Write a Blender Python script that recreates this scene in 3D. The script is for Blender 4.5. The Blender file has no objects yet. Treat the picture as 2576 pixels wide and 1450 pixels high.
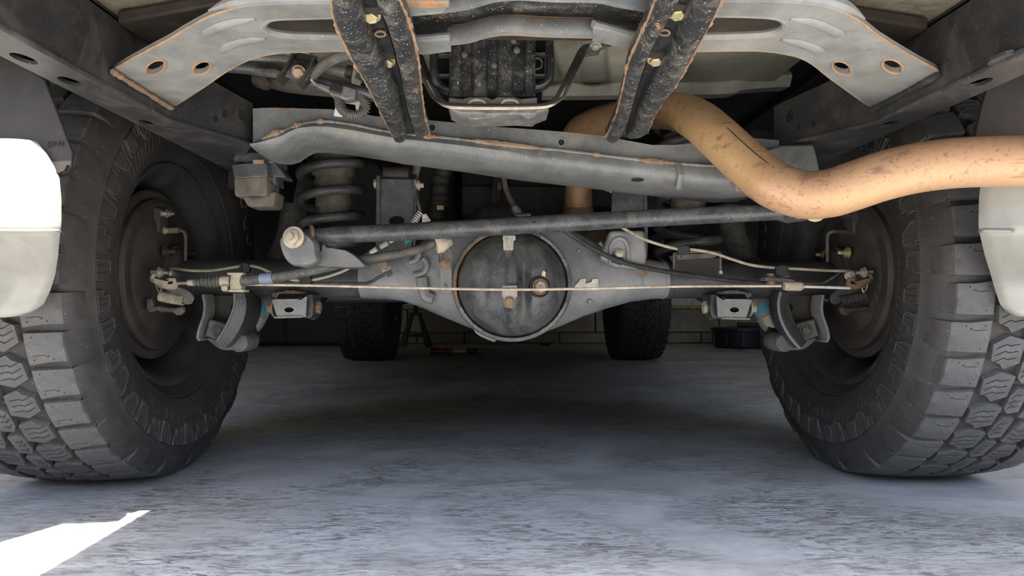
import bpy, bmesh, math, random
from mathutils import Vector, Matrix
from mathutils.geometry import tessellate_polygon
random.seed(7)
scene = bpy.context.scene
COL = scene.collection
PI = math.pi

# ------------------------------------------------------------------ camera, sky, sun, exposure
F_PX, W_PX, H_PX = 1715.0, 2576.0, 1450.0
CAM = Vector((-0.02, 0.0, 0.329))
PITCH, YAW = math.radians(1.47), math.radians(1.07)
cam_data = bpy.data.cameras.new('camera')
cam_data.sensor_width = 36.0
cam_data.lens = 36.0 * F_PX / W_PX
cam_data.clip_start = 0.02
cam = bpy.data.objects.new('camera', cam_data)
cam.location = CAM
cam.rotation_euler = (PI / 2 + PITCH, 0, -YAW)
COL.objects.link(cam)
scene.camera = cam

world = bpy.data.worlds.new('sky')
scene.world = world
world.use_nodes = True
wn = world.node_tree
for n in list(wn.nodes):
    wn.nodes.remove(n)
w_out = wn.nodes.new('ShaderNodeOutputWorld')
w_bg = wn.nodes.new('ShaderNodeBackground')
w_sky = wn.nodes.new('ShaderNodeTexSky')
w_sky.sky_type = 'NISHITA'
w_sky.sun_disc = False
w_sky.sun_elevation = math.radians(66)
w_sky.sun_rotation = math.radians(180)
w_sky.air_density = 1.0
w_sky.dust_density = 2.2
w_bg.inputs['Strength'].default_value = 0.36
wn.links.new(w_sky.outputs[0], w_bg.inputs[0])
wn.links.new(w_bg.outputs[0], w_out.inputs[0])

sun_data = bpy.data.lights.new('sun', 'SUN')
sun_data.energy = 7.0
sun_data.angle = math.radians(0.5)
sun_data.color = (1.0, 0.93, 0.82)
sun = bpy.data.objects.new('sun', sun_data)
sun.location = (0.3, -3, 6)
sun.rotation_euler = Vector((-0.045, 0.405, -0.913)).to_track_quat('-Z', 'Y').to_euler()
COL.objects.link(sun)

vs = scene.view_settings
vs.view_transform = 'Standard'
vs.look = 'None'
vs.gamma = 1.0
vs.use_curve_mapping = False
vs.exposure = 1.7
scene.cycles.max_bounces = 10
scene.cycles.diffuse_bounces = 5
scene.cycles.glossy_bounces = 4
scene.cycles.use_denoising = True
scene.cycles.sample_clamp_indirect = 6.0

# ------------------------------------------------------------------ pixel -> place helpers (each point gets its own real distance)
CROT = Matrix.Rotation(-YAW, 3, 'Z') @ Matrix.Rotation(PI / 2 + PITCH, 3, 'X')
def ray(px, py):
    return CROT @ Vector(((px - W_PX / 2) / F_PX, -(py - H_PX / 2) / F_PX, -1.0))
def at(px, py, Y):
    d = ray(px, py); t = (Y - CAM.y) / d.y
    return CAM + d * t
def atz(px, py, Z):
    d = ray(px, py); t = (Z - CAM.z) / d.z
    return CAM + d * t
def pts(lst, Y=None):
    return [at(p[0], p[1], p[2] if len(p) > 2 else Y) for p in lst]
def ptz(lst, Z):
    return [atz(p[0], p[1], Z) for p in lst]
def smooth(P, n=6, closed=False):
    P = [Vector(p) for p in P]; out = []; N = len(P)
    if N < 3: return P
    for i in range(N if closed else N - 1):
        p1, p2 = P[i], P[(i + 1) % N]
        p0 = P[i - 1] if (closed or i > 0) else p1 * 2 - p2
        p3 = P[(i + 2) % N] if (closed or i + 2 < N) else p2 * 2 - p1
        for k in range(n):
            t = k / n
            out.append(0.5 * ((2 * p1) + (p2 - p0) * t + (2 * p0 - 5 * p1 + 4 * p2 - p3) * t * t + (3 * p1 - p0 - 3 * p2 + p3) * t ** 3))
    if not closed: out.append(P[-1])
    return out
def ell(px, py, rx, ry, Y, n=20, rot=0):
    c, s = math.cos(rot), math.sin(rot); L = []
    for k in range(n):
        a = 2 * PI * k / n; u, v = rx * math.cos(a), ry * math.sin(a)
        L.append(at(px + u * c - v * s, py + u * s + v * c, Y))
    return L
def ellz(px, py, rx, ry, Z, n=20, rot=0):
    c, s = math.cos(rot), math.sin(rot); L = []
    for k in range(n):
        a = 2 * PI * k / n; u, v = rx * math.cos(a), ry * math.sin(a)
        L.append(atz(px + u * c - v * s, py + u * s + v * c, Z))
    return L

# ------------------------------------------------------------------ mesh builder
class G:
    def __init__(self): self.v = []; self.f = []; self.m = []
    def add(self, vs_, fs_, mi=0):
        o = len(self.v); self.v += [Vector(p) for p in vs_]
        for f in fs_: self.f.append([i + o for i in f]); self.m.append(mi)
        return self
    def prism(self, loops, vec, mi=0):
        """a plate: outer outline (and holes) pushed along vec"""
        if not isinstance(loops[0], (list, tuple)) or isinstance(loops[0][0], (int, float)): loops = [loops]
        vec = Vector(vec); flat = [Vector(p) for L in loops for p in L]; n = len(flat)
        if len(loops) == 1: tris = [list(range(n))]
        else: tris = [list(t) for t in tessellate_polygon([[Vector(p) for p in L] for L in loops])]
        V = flat + [p + vec for p in flat]; Fc = []
        for t in tris: Fc.append(t); Fc.append([i + n for i in reversed(t)])
        b = 0
        for L in loops:
            k = len(L)
            for i in range(k):
                j = (i + 1) % k; Fc.append([b + i, b + j, b + j + n, b + i + n])
            b += k
        return self.add(V, Fc, mi)
    def box(self, c, d, mi=0, rot=None):
        c = Vector(c); V = []
        for sx in (-1, 1):
            for sy in (-1, 1):
                for sz in (-1, 1):
                    p = Vector((sx * d[0] / 2, sy * d[1] / 2, sz * d[2] / 2))
                    if rot is not None: p = rot @ p
                    V.append(c + p)
        return self.add(V, [[0, 1, 3, 2], [4, 6, 7, 5], [0, 4, 5, 1], [2, 3, 7, 6], [0, 2, 6, 4], [1, 5, 7, 3]], mi)
    def tube(self, P, r, seg=10, mi=0, caps=True, flat=None):
        """round bar along points; r a number or one radius per point; flat=(su, sv) squashes it"""
        P = [Vector(p) for p in P]; n = len(P)
        R = r if isinstance(r, (list, tuple)) else [r] * n
        T = []
        for i in range(n):
            t = P[min(i + 1, n - 1)] - P[max(i - 1, 0)]
            T.append(t.normalized() if t.length > 1e-9 else Vector((1, 0, 0)))
        up = Vector((0, 0, 1)) if abs(T[0].z) < 0.9 else Vector((0, 1, 0))
        u = (up - T[0] * up.dot(T[0])).normalized(); V = []; Fc = []
        for i in range(n):
            u = u - T[i] * u.dot(T[i])
            u = u.normalized() if u.length > 1e-9 else T[i].orthogonal().normalized()
            w = T[i].cross(u)
            for k in range(seg):
                a = 2 * PI * k / seg
                fu, fv = flat if flat else (1, 1)
                V.append(P[i] + (u * math.cos(a) * fu + w * math.sin(a) * fv) * R[i])
        for i in range(n - 1):
            for k in range(seg):
                k2 = (k + 1) % seg
                Fc.append([i * seg + k, i * seg + k2, (i + 1) * seg + k2, (i + 1) * seg + k])
        if caps: Fc.append(list(range(seg))[::-1]); Fc.append([(n - 1) * seg + k for k in range(seg)])
        return self.add(V, Fc, mi)
    def lathe(self, prof, o, axis, seg=32, mi=0, closed=False):
        """prof: (distance along axis, radius)"""
        o = Vector(o); a = Vector(axis).normalized(); u = a.orthogonal().normalized(); w = a.cross(u); V = []; Fc = []
        n = len(prof)
        for (h, r) in prof:
            for k in range(seg):
                t = 2 * PI * k / seg
                V.append(o + a * h + (u * math.cos(t) + w * math.sin(t)) * r)
        for i in range(n if closed else n - 1):
            j = (i + 1) % n
            for k in range(seg):
                k2 = (k + 1) % seg
                Fc.append([i * seg + k, i * seg + k2, j * seg + k2, j * seg + k])
        if not closed:
            if prof[0][1] > 1e-6: Fc.append(list(range(seg))[::-1])
            if prof[-1][1] > 1e-6: Fc.append([(n - 1) * seg + k for k in range(seg)])
        return self.add(V, Fc, mi)
    def loft(self, rings, mi=0, caps=True):
        n = len(rings[0]); V = [p for R in rings for p in R]; Fc = []
        for i in range(len(rings) - 1):
            for k in range(n):
                k2 = (k + 1) % n
                Fc.append([i * n + k, i * n + k2, (i + 1) * n + k2, (i + 1) * n + k])
        if caps: Fc.append(list(range(n))[::-1]); Fc.append([(len(rings) - 1) * n + k for k in range(n)])
        return self.add(V, Fc, mi)
    def hexbolt(self, p, axis, r, h, mi=0, washer=1.35, stud=0.0):
        """hex head with washer, pointing along axis"""
        p = Vector(p); a = Vector(axis).normalized()
        if washer: self.lathe([(0, r * washer), (h * .22, r * washer), (h * .3, r * 1.1)], p, a, 16, mi)
        self.lathe([(h * .25, r), (h * .9, r), (h, r * .86)], p, a, 6, mi)
        if stud: self.lathe([(h * .9, r * .5), (h + stud, r * .5), (h + stud * 1.1, r * .4)], p, a, 10, mi)
        return self
    def sheet(self, P, vec, t, mi=0, bow=0):
        """strip along points P, width vec, thickness t"""
        vec = Vector(vec); rings = []; n = len(P)
        for i in range(n):
            T = (Vector(P[min(i + 1, n - 1)]) - Vector(P[max(i - 1, 0)])).normalized()
            nn = T.cross(vec.normalized()).normalized() * t
            p = Vector(P[i])
            rings.append([p - vec / 2, p + vec / 2, p + vec / 2 + nn, p - vec / 2 + nn])
        return self.loft(rings, mi)

ORIGIN = {}
def thing(name, label, cat, loc, group=None, kind=None):
    o = bpy.data.objects.new(name, None); COL.objects.link(o)
    o.empty_display_size = 0.05; o.location = loc
    o['label'] = label
    if cat: o['category'] = cat
    if group: o['group'] = group
    if kind: o['kind'] = kind
    ORIGIN[o.name] = Vector(loc)
    return o
def part(name, g, mat, parent=None, bevel=0, bseg=2, angle=35, label=None, flatshade=False, sub=0, kind=None, local=False, origin=None):
    me = bpy.data.meshes.new(name)
    org = Vector(origin) if origin is not None else (ORIGIN[parent.name] if (parent is not None and not local) else Vector((0, 0, 0)))
    me.from_pydata([tuple(p - org) for p in g.v], [], g.f)
    mats = mat if isinstance(mat, (list, tuple)) else [mat]
    for m_ in mats: me.materials.append(m_)
    if len(mats) > 1:
        for i, p in enumerate(me.polygons): p.material_index = g.m[i]
    bm = bmesh.new(); bm.from_mesh(me)
    bmesh.ops.remove_doubles(bm, verts=bm.verts, dist=1e-6)
    bmesh.ops.recalc_face_normals(bm, faces=bm.faces)
    bm.to_mesh(me); bm.free()
    if not flatshade:
        for p in me.polygons: p.use_smooth = True
        me.set_sharp_from_angle(angle=math.radians(angle))
    o = bpy.data.objects.new(name, me); COL.objects.link(o)
    if parent is not None: o.parent = parent
    elif origin is not None: o.location = org
    ORIGIN[o.name] = org
    if label: o['label'] = label
    if kind: o['kind'] = kind
    if bevel:
        b = o.modifiers.new('bevel', 'BEVEL'); b.width = bevel; b.segments = bseg; b.limit_method = 'ANGLE'; b.angle_limit = math.radians(angle)
        b.harden_normals = False
    return o
def solo(name, g, mat, label, cat, group=None, kind=None, origin=None, **kw):
    """a thing that is one mesh; its origin sits at its lowest middle"""
    if origin is None:
        lo = Vector([min(p[i] for p in g.v) for i in range(3)]); hi = Vector([max(p[i] for p in g.v) for i in range(3)])
        origin = Vector(((lo.x + hi.x) / 2, (lo.y + hi.y) / 2, lo.z))
    o = part(name, g, mat, None, origin=origin, **kw)
    if label: o['label'] = label
    if cat: o['category'] = cat
    if group: o['group'] = group
    if kind: o['kind'] = kind
    return o
def struct(name, g, mat, label=None, **kw):
    return solo(name, g, mat, label, None, kind='structure', origin=(0, 0, 0), **kw)

# ------------------------------------------------------------------ materials (procedural)
def ramp(nt, fac, stops):
    n = nt.nodes.new('ShaderNodeValToRGB'); cr = n.color_ramp
    while len(cr.elements) < len(stops): cr.elements.new(0.5)
    for e, (p, c) in zip(cr.elements, stops):
        e.position = p; e.color = (*c, 1) if isinstance(c, (tuple, list)) else (c, c, c, 1)
    nt.links.new(fac, n.inputs[0]); return n.outputs[0]
def noise(nt, co, scale, detail=5, rough=.6, dist=0.0):
    n = nt.nodes.new('ShaderNodeTexNoise'); n.inputs['Scale'].default_value = scale; n.inputs['Detail'].default_value = detail
    n.inputs['Roughness'].default_value = rough; n.inputs['Distortion'].default_value = dist
    nt.links.new(co, n.inputs['Vector']); return n.outputs[0]
def mixc(nt, fac, a, b):
    n = nt.nodes.new('ShaderNodeMix'); n.data_type = 'RGBA'
    if isinstance(fac, (int, float)): n.inputs[0].default_value = fac
    else: nt.links.new(fac, n.inputs[0])
    for s, x in ((6, a), (7, b)):
        if isinstance(x, (tuple, list)): n.inputs[s].default_value = (*x, 1)
        else: nt.links.new(x, n.inputs[s])
    return n.outputs[2]
def mathn(nt, op, a, b=0.0):
    n = nt.nodes.new('ShaderNodeMath'); n.operation = op
    for s, x in ((0, a), (1, b)):
        if isinstance(x, (int, float)): n.inputs[s].default_value = x
        else: nt.links.new(x, n.inputs[s])
    return n.outputs[0]
def newmat(name):
    m = bpy.data.materials.new(name); m.use_nodes = True; nt = m.node_tree
    bs = nt.nodes['Principled BSDF']; tc = nt.nodes.new('ShaderNodeTexCoord')
    return m, nt, bs, tc.outputs['Object']
def scaled(nt, co, s):
    n = nt.nodes.new('ShaderNodeMapping'); n.inputs['Scale'].default_value = s; nt.links.new(co, n.inputs[0]); return n.outputs[0]
RUST = (0.23, 0.085, 0.03)
def metal(name, base, rough=.45, metallic=0.0, dust=None, dust_amt=.4, dust_scale=14, rust=0.0, rust_scale=18, speck=0.0, bump=.15, bump_scale=120, spec=.5, rust_col=RUST, stain=0.0):
    m, nt, bs, co = newmat(name)
    col = base
    n1 = noise(nt, co, dust_scale, 7, .65, .3)
    col = mixc(nt, ramp(nt, n1, [(.3, 0), (.7, 1)]), tuple(c * .75 for c in base), tuple(min(1, c * 1.2) for c in base))
    gr = ramp(nt, noise(nt, co, dust_scale * .45, 6, .7, 1.2), [(.28, .50), (.5, .95), (.72, 1.25)])
    mg = nt.nodes.new('ShaderNodeVectorMath'); mg.operation = 'MULTIPLY'; nt.links.new(col, mg.inputs[0]); nt.links.new(gr, mg.inputs[1]); col = mg.outputs[0]
    rsock = None
    if stain > 0:
        sp_ = ramp(nt, noise(nt, co, 75, 3, .5, .5), [(.70 - .16 * stain, 0), (.76 - .16 * stain, .55)])
        col = mixc(nt, sp_, col, tuple(.45 * a + .55 * b for a, b in zip(base, (.17, .125, .07))))
        bl = ramp(nt, noise(nt, co, 13, 8, .72, 1.0), [(.58 - .1 * stain, 0), (.72 - .1 * stain, .6 * stain)])
        col = mixc(nt, bl, col, (.24, .19, .12))
    if dust:
        d = ramp(nt, noise(nt, co, dust_scale * 1.7, 8, .7, .6), [(.62 - .35 * dust_amt, 0), (.78, min(1, dust_amt * 1.3))])
        col = mixc(nt, d, col, dust); rsock = d
    if rust > 0:
        r = ramp(nt, noise(nt, co, rust_scale, 9, .72, .8), [(.70 - .3 * rust, 0), (.74 - .26 * rust, 1)])
        rc = mixc(nt, noise(nt, co, rust_scale * 6, 4), tuple(c * .55 for c in rust_col), tuple(min(1, c * 1.7) for c in rust_col))
        col = mixc(nt, r, col, rc)
        rr = mathn(nt, 'MAXIMUM', r, rsock) if rsock else r
        rsock = rr
    if speck > 0:
        s = ramp(nt, noise(nt, co, 420, 2, .5), [(.74 - .1 * speck, 0), (.78 - .1 * speck, .8)])
        col = mixc(nt, s, col, (.55, .52, .46))
    nt.links.new(col, bs.inputs['Base Color'])
    if rsock:
        rg = mathn(nt, 'MULTIPLY_ADD', rsock, .85 - rough); 
        rg.node.inputs[2].default_value = rough
        nt.links.new(rg, bs.inputs['Roughness'])
        mt = mathn(nt, 'MULTIPLY_ADD', rsock, -metallic); mt.node.inputs[2].default_value = metallic
        nt.links.new(mt, bs.inputs['Metallic'])
    else:
        bs.inputs['Roughness'].default_value = rough; bs.inputs['Metallic'].default_value = metallic
    bs.inputs['Specular IOR Level'].default_value = spec
    if bump > 0:
        b = nt.nodes.new('ShaderNodeBump'); b.inputs['Strength'].default_value = bump; b.inputs['Distance'].default_value = .002
        nt.links.new(noise(nt, co, bump_scale, 5), b.inputs['Height']); nt.links.new(b.outputs[0], bs.inputs['Normal'])
    return m
DUST = (.30, .265, .21)
M = {}
M['chassis'] = metal('chassis_paint', (.050, .054, .058), .38, dust=(.22, .20, .17), dust_amt=.35, rust=.12, rust_scale=16, speck=.45, bump=.1)
M['plate'] = metal('dusty_plate_paint', (.20, .205, .20), .42, dust=(.30, .27, .21), dust_amt=.22, rust=.14, rust_scale=24, speck=.1, bump=.06, stain=.55)
M['beam'] = metal('beam_paint', (.115, .12, .122), .36, dust=(.27, .245, .20), dust_amt=.30, rust=.14, rust_scale=16, speck=.35, bump=.08, stain=.5)
M['black_brk'] = metal('black_bracket_paint', (.026, .028, .03), .36, dust=(.25, .23, .19), dust_amt=.42, dust_scale=26, rust=.30, rust_scale=22, speck=.8, bump=.3)
M['axle'] = metal('axle_paint', (.225, .23, .235), .40, dust=(.32, .31, .28), dust_amt=.40, dust_scale=10, rust=.12, rust_scale=18, speck=.45, bump=.15, stain=.35)
M['cover'] = metal('diff_cover_paint', (.065, .07, .074), .33, dust=(.26, .25, .22), dust_amt=.5, dust_scale=12, rust=.08, rust_scale=16, speck=.5, bump=.12)
M['tube_dark'] = metal('axle_tube_paint', (.045, .046, .048), .45, dust=(.2, .185, .16), dust_amt=.35, dust_scale=9, rust=.1, speck=.3, bump=.12)
M['rod'] = metal('rod_paint', (.045, .048, .052), .32, dust=(.20, .20, .19), dust_amt=.5, dust_scale=16, rust=.02, speck=.5, bump=.2)
M['rail'] = metal('rail_paint', (.030, .030, .031), .42, dust=(.14, .125, .11), dust_amt=.4, dust_scale=8, rust=.06, rust_scale=9, speck=.3, bump=.15)
M['brown_dark'] = metal('brown_dark_metal', (.035, .027, .022), .6, dust=(.12, .08, .05), dust_amt=.35, rust=.15, rust_scale=9, bump=.2)
M['dark'] = metal('dark_underbody', (.014, .013, .013), .6, dust=(.05, .045, .04), dust_amt=.3, bump=.1)
M['tank'] = metal('tank_dusty_black', (.03, .027, .024), .65, dust=(.12, .105, .09), dust_amt=.4, bump=.15)
M['rust'] = metal('rust', (.20, .115, .06), .85, dust=(.26, .225, .18), dust_amt=.7, dust_scale=35, rust=.4, rust_scale=70, bump=.5)
M['rust_pale'] = metal('rusted_edge', (.27, .155, .08), .85, dust=(.27, .235, .185), dust_amt=.6, dust_scale=28, rust=.45, rust_scale=40, rust_col=(.30, .13, .05), bump=.5)
M['rust_bolt'] = metal('rusty_bolt', (.22, .125, .075), .7, dust=(.34, .27, .19), dust_amt=.7, dust_scale=90, bump=.4)
M['zinc'] = metal('dirty_zinc', (.42, .40, .34), .5, .5, dust=(.36, .31, .23), dust_amt=.5, dust_scale=60, rust=.1, rust_scale=60, bump=.2)
M['brass'] = metal('yellow_zinc', (.55, .47, .27), .4, .6, dust=(.45, .38, .24), dust_amt=.3, dust_scale=80, bump=.1)
M['tan'] = metal('tan_dirty_metal', (.47, .41, .31), .65, dust=(.40, .33, .23), dust_amt=.5, dust_scale=50, rust=.08, rust_scale=50, bump=.2)
M['cream'] = metal('cream_body_paint', (.33, .32, .255), .45, dust=(.26, .235, .17), dust_amt=.35, dust_scale=9, bump=.04)
M['rubber'] = metal('black_rubber', (.03, .03, .03), .6, dust=(.15, .135, .11), dust_amt=.35, dust_scale=30, bump=.15)
M['hose'] = metal('dusty_hose', (.085, .08, .075), .6, dust=(.27, .25, .21), dust_amt=.45, dust_scale=40, speck=.5, bump=.1)
M['plastic'] = metal('black_plastic', (.022, .023, .025), .35, dust=(.2, .19, .17), dust_amt=.25, dust_scale=30, speck=.3, bump=.05)
M['plastic_grey'] = metal('dusty_grey_plastic', (.13, .125, .12), .5, dust=(.30, .28, .24), dust_amt=.4, dust_scale=40, bump=.1)
M['conduit'] = metal('grey_conduit', (.20, .195, .18), .5, dust=(.36, .33, .28), dust_amt=.3, dust_scale=50, bump=0)
M['white_tag'] = metal('white_plastic', (.62, .60, .53), .5, dust=(.5, .44, .33), dust_amt=.2, dust_scale=60, bump=0)
M['spring'] = metal('spring_paint', (.045, .046, .048), .42, dust=(.16, .15, .13), dust_amt=.45, dust_scale=20, speck=.3, bump=.1)
M['bump_rubber'] = metal('dusty_bump_rubber', (.10, .088, .07), .8, dust=(.20, .17, .13), dust_amt=.5, dust_scale=20, speck=.2, bump=.2)
M['tyre'] = metal('tyre_rubber', (.044, .041, .039), .6, dust=(.085, .074, .064), dust_amt=.5, dust_scale=7, speck=.25, bump=.15, bump_scale=200, spec=.35)
M['tread'] = metal('tread_rubber', (.085, .085, .086), .6, dust=(.14, .125, .105), dust_amt=.4, dust_scale=20, speck=.3, bump=.1, spec=.35)
M['sipe'] = metal('sipe_black', (.006, .006, .006), .9, bump=0)
M['rim'] = metal('rim_black', (.05, .05, .05), .38, dust=(.15, .135, .12), dust_amt=.45, dust_scale=9, speck=.3, bump=.1)
M['drum'] = metal('drum_brown', (.05, .042, .036), .6, dust=(.10, .085, .07), dust_amt=.5, dust_scale=12, rust=.1, speck=.2, bump=.25)
M['alu'] = metal('shock_dull_alu', (.36, .34, .29), .45, .3, dust=(.30, .27, .21), dust_amt=.5, dust_scale=30, speck=.3, bump=.1)
M['blue'] = metal('blue_label', (.08, .36, .50), .5, dust=(.3, .33, .33), dust_amt=.3, dust_scale=60, bump=0)
M['bluegrey'] = metal('blue_tape', (.22, .27, .38), .5, dust=(.33, .35, .4), dust_amt=.3, dust_scale=60, bump=0)
M['bumper'] = metal('bumper_paint', (.31, .30, .27), .30, bump=0, dust_scale=3)
M['liner'] = metal('brown_black_liner', (.020, .015, .011), .75, dust=(.05, .038, .025), dust_amt=.4, dust_scale=12, bump=.35, bump_scale=60)
M['seal'] = metal('textured_underseal', (.20, .175, .13), .7, dust=(.26, .225, .16), dust_amt=.5, dust_scale=60, bump=1.0, bump_scale=160)
M['cup'] = metal('rust_stained_cup', (.15, .155, .16), .42, dust=(.28, .26, .22), dust_amt=.35, dust_scale=14, rust=.34, rust_scale=14, rust_col=(.16, .085, .045), speck=.4, bump=.15, stain=.6)
M['teal'] = metal('teal_tape', (.05, .35, .28), .5, bump=0)
M['orange'] = metal('orange_seal', (.55, .2, .05), .5, bump=0)

def exhaust_mat():
    m, nt, bs, co = newmat('heat_tinted_pipe')
    base = mixc(nt, ramp(nt, noise(nt, co, 6, 5), [(.35, 0), (.65, 1)]), (.47, .30, .14), (.47, .27, .155))
    st = ramp(nt, noise(nt, scaled(nt, co, (6, 40, 40)), 1.6, 8, .7), [(.55, 0), (.68, .8)])
    c = mixc(nt, st, base, (.17, .085, .075))
    big = ramp(nt, noise(nt, co, 7, 3), [(.42, .1), (.56, 1)])
    sp = mathn(nt, 'MULTIPLY', ramp(nt, noise(nt, co, 130, 8, .75, 1.0), [(.54, 0), (.66, .75)]), big)
    c = mixc(nt, sp, c, (.17, .085, .07))
    pt = ramp(nt, noise(nt, co, 260, 2), [(.68, 0), (.72, .8)])
    c = mixc(nt, pt, c, (.12, .06, .04))
    nt.links.new(c, bs.inputs['Base Color'])
    bs.inputs['Metallic'].default_value = .2; bs.inputs['Roughness'].default_value = .45
    return m
M['pipe'] = exhaust_mat()

def concrete_mat():
    m, nt, bs, co = newmat('polished_concrete')
    base = mixc(nt, ramp(nt, noise(nt, co, 1.7, 8, .62), [(.3, 0), (.7, 1)]), (.26, .26, .25), (.40, .40, .385))
    cl = ramp(nt, noise(nt, scaled(nt, co, (1, 2.2, 1)), 4.5, 8, .7, .8), [(.40, 0), (.62, .8)])
    base = mixc(nt, cl, base, (.46, .46, .445))
    patch = ramp(nt, noise(nt, co, 3.0, 6, .68, .5), [(.42, .03), (.60, 1)])
    st = ramp(nt, noise(nt, scaled(nt, co, (26, 95, 1)), 1.0, 10, .78, 1.2), [(.50, 0), (.58, .85)])
    st2 = ramp(nt, noise(nt, scaled(nt, co, (9, 30, 1)), 1.0, 10, .75, 1.5), [(.55, 0), (.66, .7)])
    dk = mathn(nt, 'MULTIPLY', mathn(nt, 'MAXIMUM', st, st2), patch)
    c = mixc(nt, dk, base, (.05, .047, .044))
    wm = ramp(nt, noise(nt, co, 2.2, 4, .6), [(.52, 0), (.68, .35)])
    c = mixc(nt, wm, c, (.22, .185, .145))
    sp = ramp(nt, noise(nt, co, 190, 3, .6), [(.70, 0), (.75, .6)])
    c = mixc(nt, sp, c, (.62, .61, .58))
    sp2 = ramp(nt, noise(nt, scaled(nt, co, (1, 1.7, 1)), 170, 4, .7), [(.62, 0), (.70, .5)])
    c = mixc(nt, sp2, c, (.06, .058, .055))
    nt.links.new(c, bs.inputs['Base Color'])
    rg = ramp(nt, noise(nt, co, 5, 6), [(.3, .40), (.7, .60)])
    nt.links.new(rg, bs.inputs['Roughness'])
    bs.inputs['Specular IOR Level'].default_value = .4
    b = nt.nodes.new('ShaderNodeBump'); b.inputs['Strength'].default_value = .5; b.inputs['Distance'].default_value = .003
    nt.links.new(mathn(nt, 'SUBTRACT', noise(nt, co, 60, 5), dk), b.inputs['Height'])
    nt.links.new(b.outputs[0], bs.inputs['Normal'])
    return m
M['concrete'] = concrete_mat()
M['drive'] = metal('driveway_concrete', (.46, .43, .38), .8, dust=(.40, .37, .32), dust_amt=.4, dust_scale=3, bump=.2, bump_scale=40)
M['block'] = metal('painted_block', (.30, .265, .22), .85, dust=(.24, .195, .15), dust_amt=.5, dust_scale=5, bump=.5, bump_scale=60)
M['mortar'] = metal('mortar', (.24, .215, .18), .9, bump=.5)
M['wallpaint'] = metal('wall_paint', (.58, .56, .50), .75, bump=.1)
M['wallyellow'] = metal('wall_paint_yellow', (.50, .45, .24), .75, bump=.1)
M['green'] = metal('green_trim_paint', (.28, .30, .13), .6, dust=(.3, .28, .16), dust_amt=.3, bump=.1)

# ================================================================== the setting
g = G(); g.prism([(-3.2, .45, -.06), (2.9, .45, -.06), (2.9, 6.05, -.06), (-3.2, 6.05, -.06)], (0, 0, .06))
g2 = G(); g2.add([(-3.2, .45, 0), (2.9, .45, 0), (2.9, 6.05, 0), (-3.2, 6.05, 0)], [[0, 1, 2, 3]])
struct('floor', g, M['concrete'], label='polished grey concrete garage floor with dark trowel marks')
g = G(); g.prism([(-14, -14, -.06), (14, -14, -.06), (14, .45, -.06), (-14, .45, -.06)], (0, 0, .06))
struct('floor_driveway', g, M['concrete'], label='sunlit concrete apron outside the garage')
g = G(); g.box((0, -5.1, 1.4), (24, .16, 2.8)); struct('wall_sky_blocker', g, M['block'], label='added wall across the driveway, blocking low sky light')  # unseen wall, added to cut the low sky light reaching the floor
YB = 5.92
g = G(); g.box((-.15, YB + .09, 1.3), (6.2, .14, 2.6))
back = struct('wall_back', g, M['wallpaint'], label='pale painted back wall of the garage above the block course')
# block courses at the foot of the back wall, recessed joints
gm = G(); gm.box((.6, YB + .03, .15), (4.6, .04, .30))
part('mortar_bed', gm, M['mortar'], back, origin=(0, 0, 0))
def brickrow(z0, z1, x0, step, name):
    gb = G(); gb.box((0, 0, 0), (step - .012, .05, z1 - z0 - .012))
    me = None; k = 0; x = x0
    while x < 2.7:
        if me is None:
            o = part(name, gb, M['block'], back, bevel=.006, local=True); me = o.data
        else:
            o = bpy.data.objects.new(name, me); COL.objects.link(o); o.parent = back
            b = o.modifiers.new('bevel', 'BEVEL'); b.width = .006; b.segments = 2
        o.location = (x + step / 2, YB - .005 + random.uniform(-.004, .004), (z0 + z1) / 2)
        x += step
brickrow(0.0, .095, -1.55, .41, 'kerb_block')
brickrow(.095, .30, -1.35, .54, 'concrete_block')
g = G(); g.box((.6, YB - .01, .315), (4.6, .07, .03))
struct('trim_1', g, M['green'], label='olive green ledge along the top of the block course', bevel=.004)
g = G(); g.box((-2.35, 3.2, 1.3), (.12, 5.6, 2.6)); struct('wall_left', g, M['wallyellow'], label='yellowish garage side wall')
g = G(); g.box((2.9, 3.2, 1.3), (.12, 5.6, 2.6)); struct('wall_right', g, M['wallpaint'], label='pale garage side wall')
g = G(); g.box((-.15, 3.2, 2.62), (6.3, 5.7, .12)); struct('ceiling', g, M['wallpaint'], label='garage ceiling')

g = G(); g.prism([[(-3.2, .45, 0), (2.9, .45, 0), (2.9, .45, 2.6), (-3.2, .45, 2.6)], [(-2.28, .45, .0005), (2.5, .45, .0005), (2.5, .45, 1.75), (-2.28, .45, 1.75)]], (0, .12, 0)); struct('wall_front', g, M['wallpaint'], label='garage front wall around the open door')

# a low dark cabinet at the back, on the side of the jack stand
t = thing('storage_cabinet', 'low dark storage cabinet against the back wall beyond the shaded front wheel', 'cabinet', (-1.75, 5.7, 0))
g = G(); g.box((-1.72, 5.66, .20), (1.1, .36, .36)); part('body', g, M['dark'], t, bevel=.01)
g = G(); g.box((-1.72, 5.64, .40), (1.14, .42, .035)); part('top', g, M['dark'], t, bevel=.006)
g = G(); g.box((-1.72, 5.68, .012), (1.06, .30, .024)); part('plinth', g, M['dark'], t)
for k in range(2):
    g = G(); g.box((-1.99 + k * .54, 5.472, .20), (.52, .02, .33)); d = part('door', g, M['dark'], t, bevel=.005)
    g = G(); g.box((-1.99 + k * .54 + .2, 5.455, .30), (.02, .02, .10)); part('handle', g, M['zinc'], d)

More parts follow.
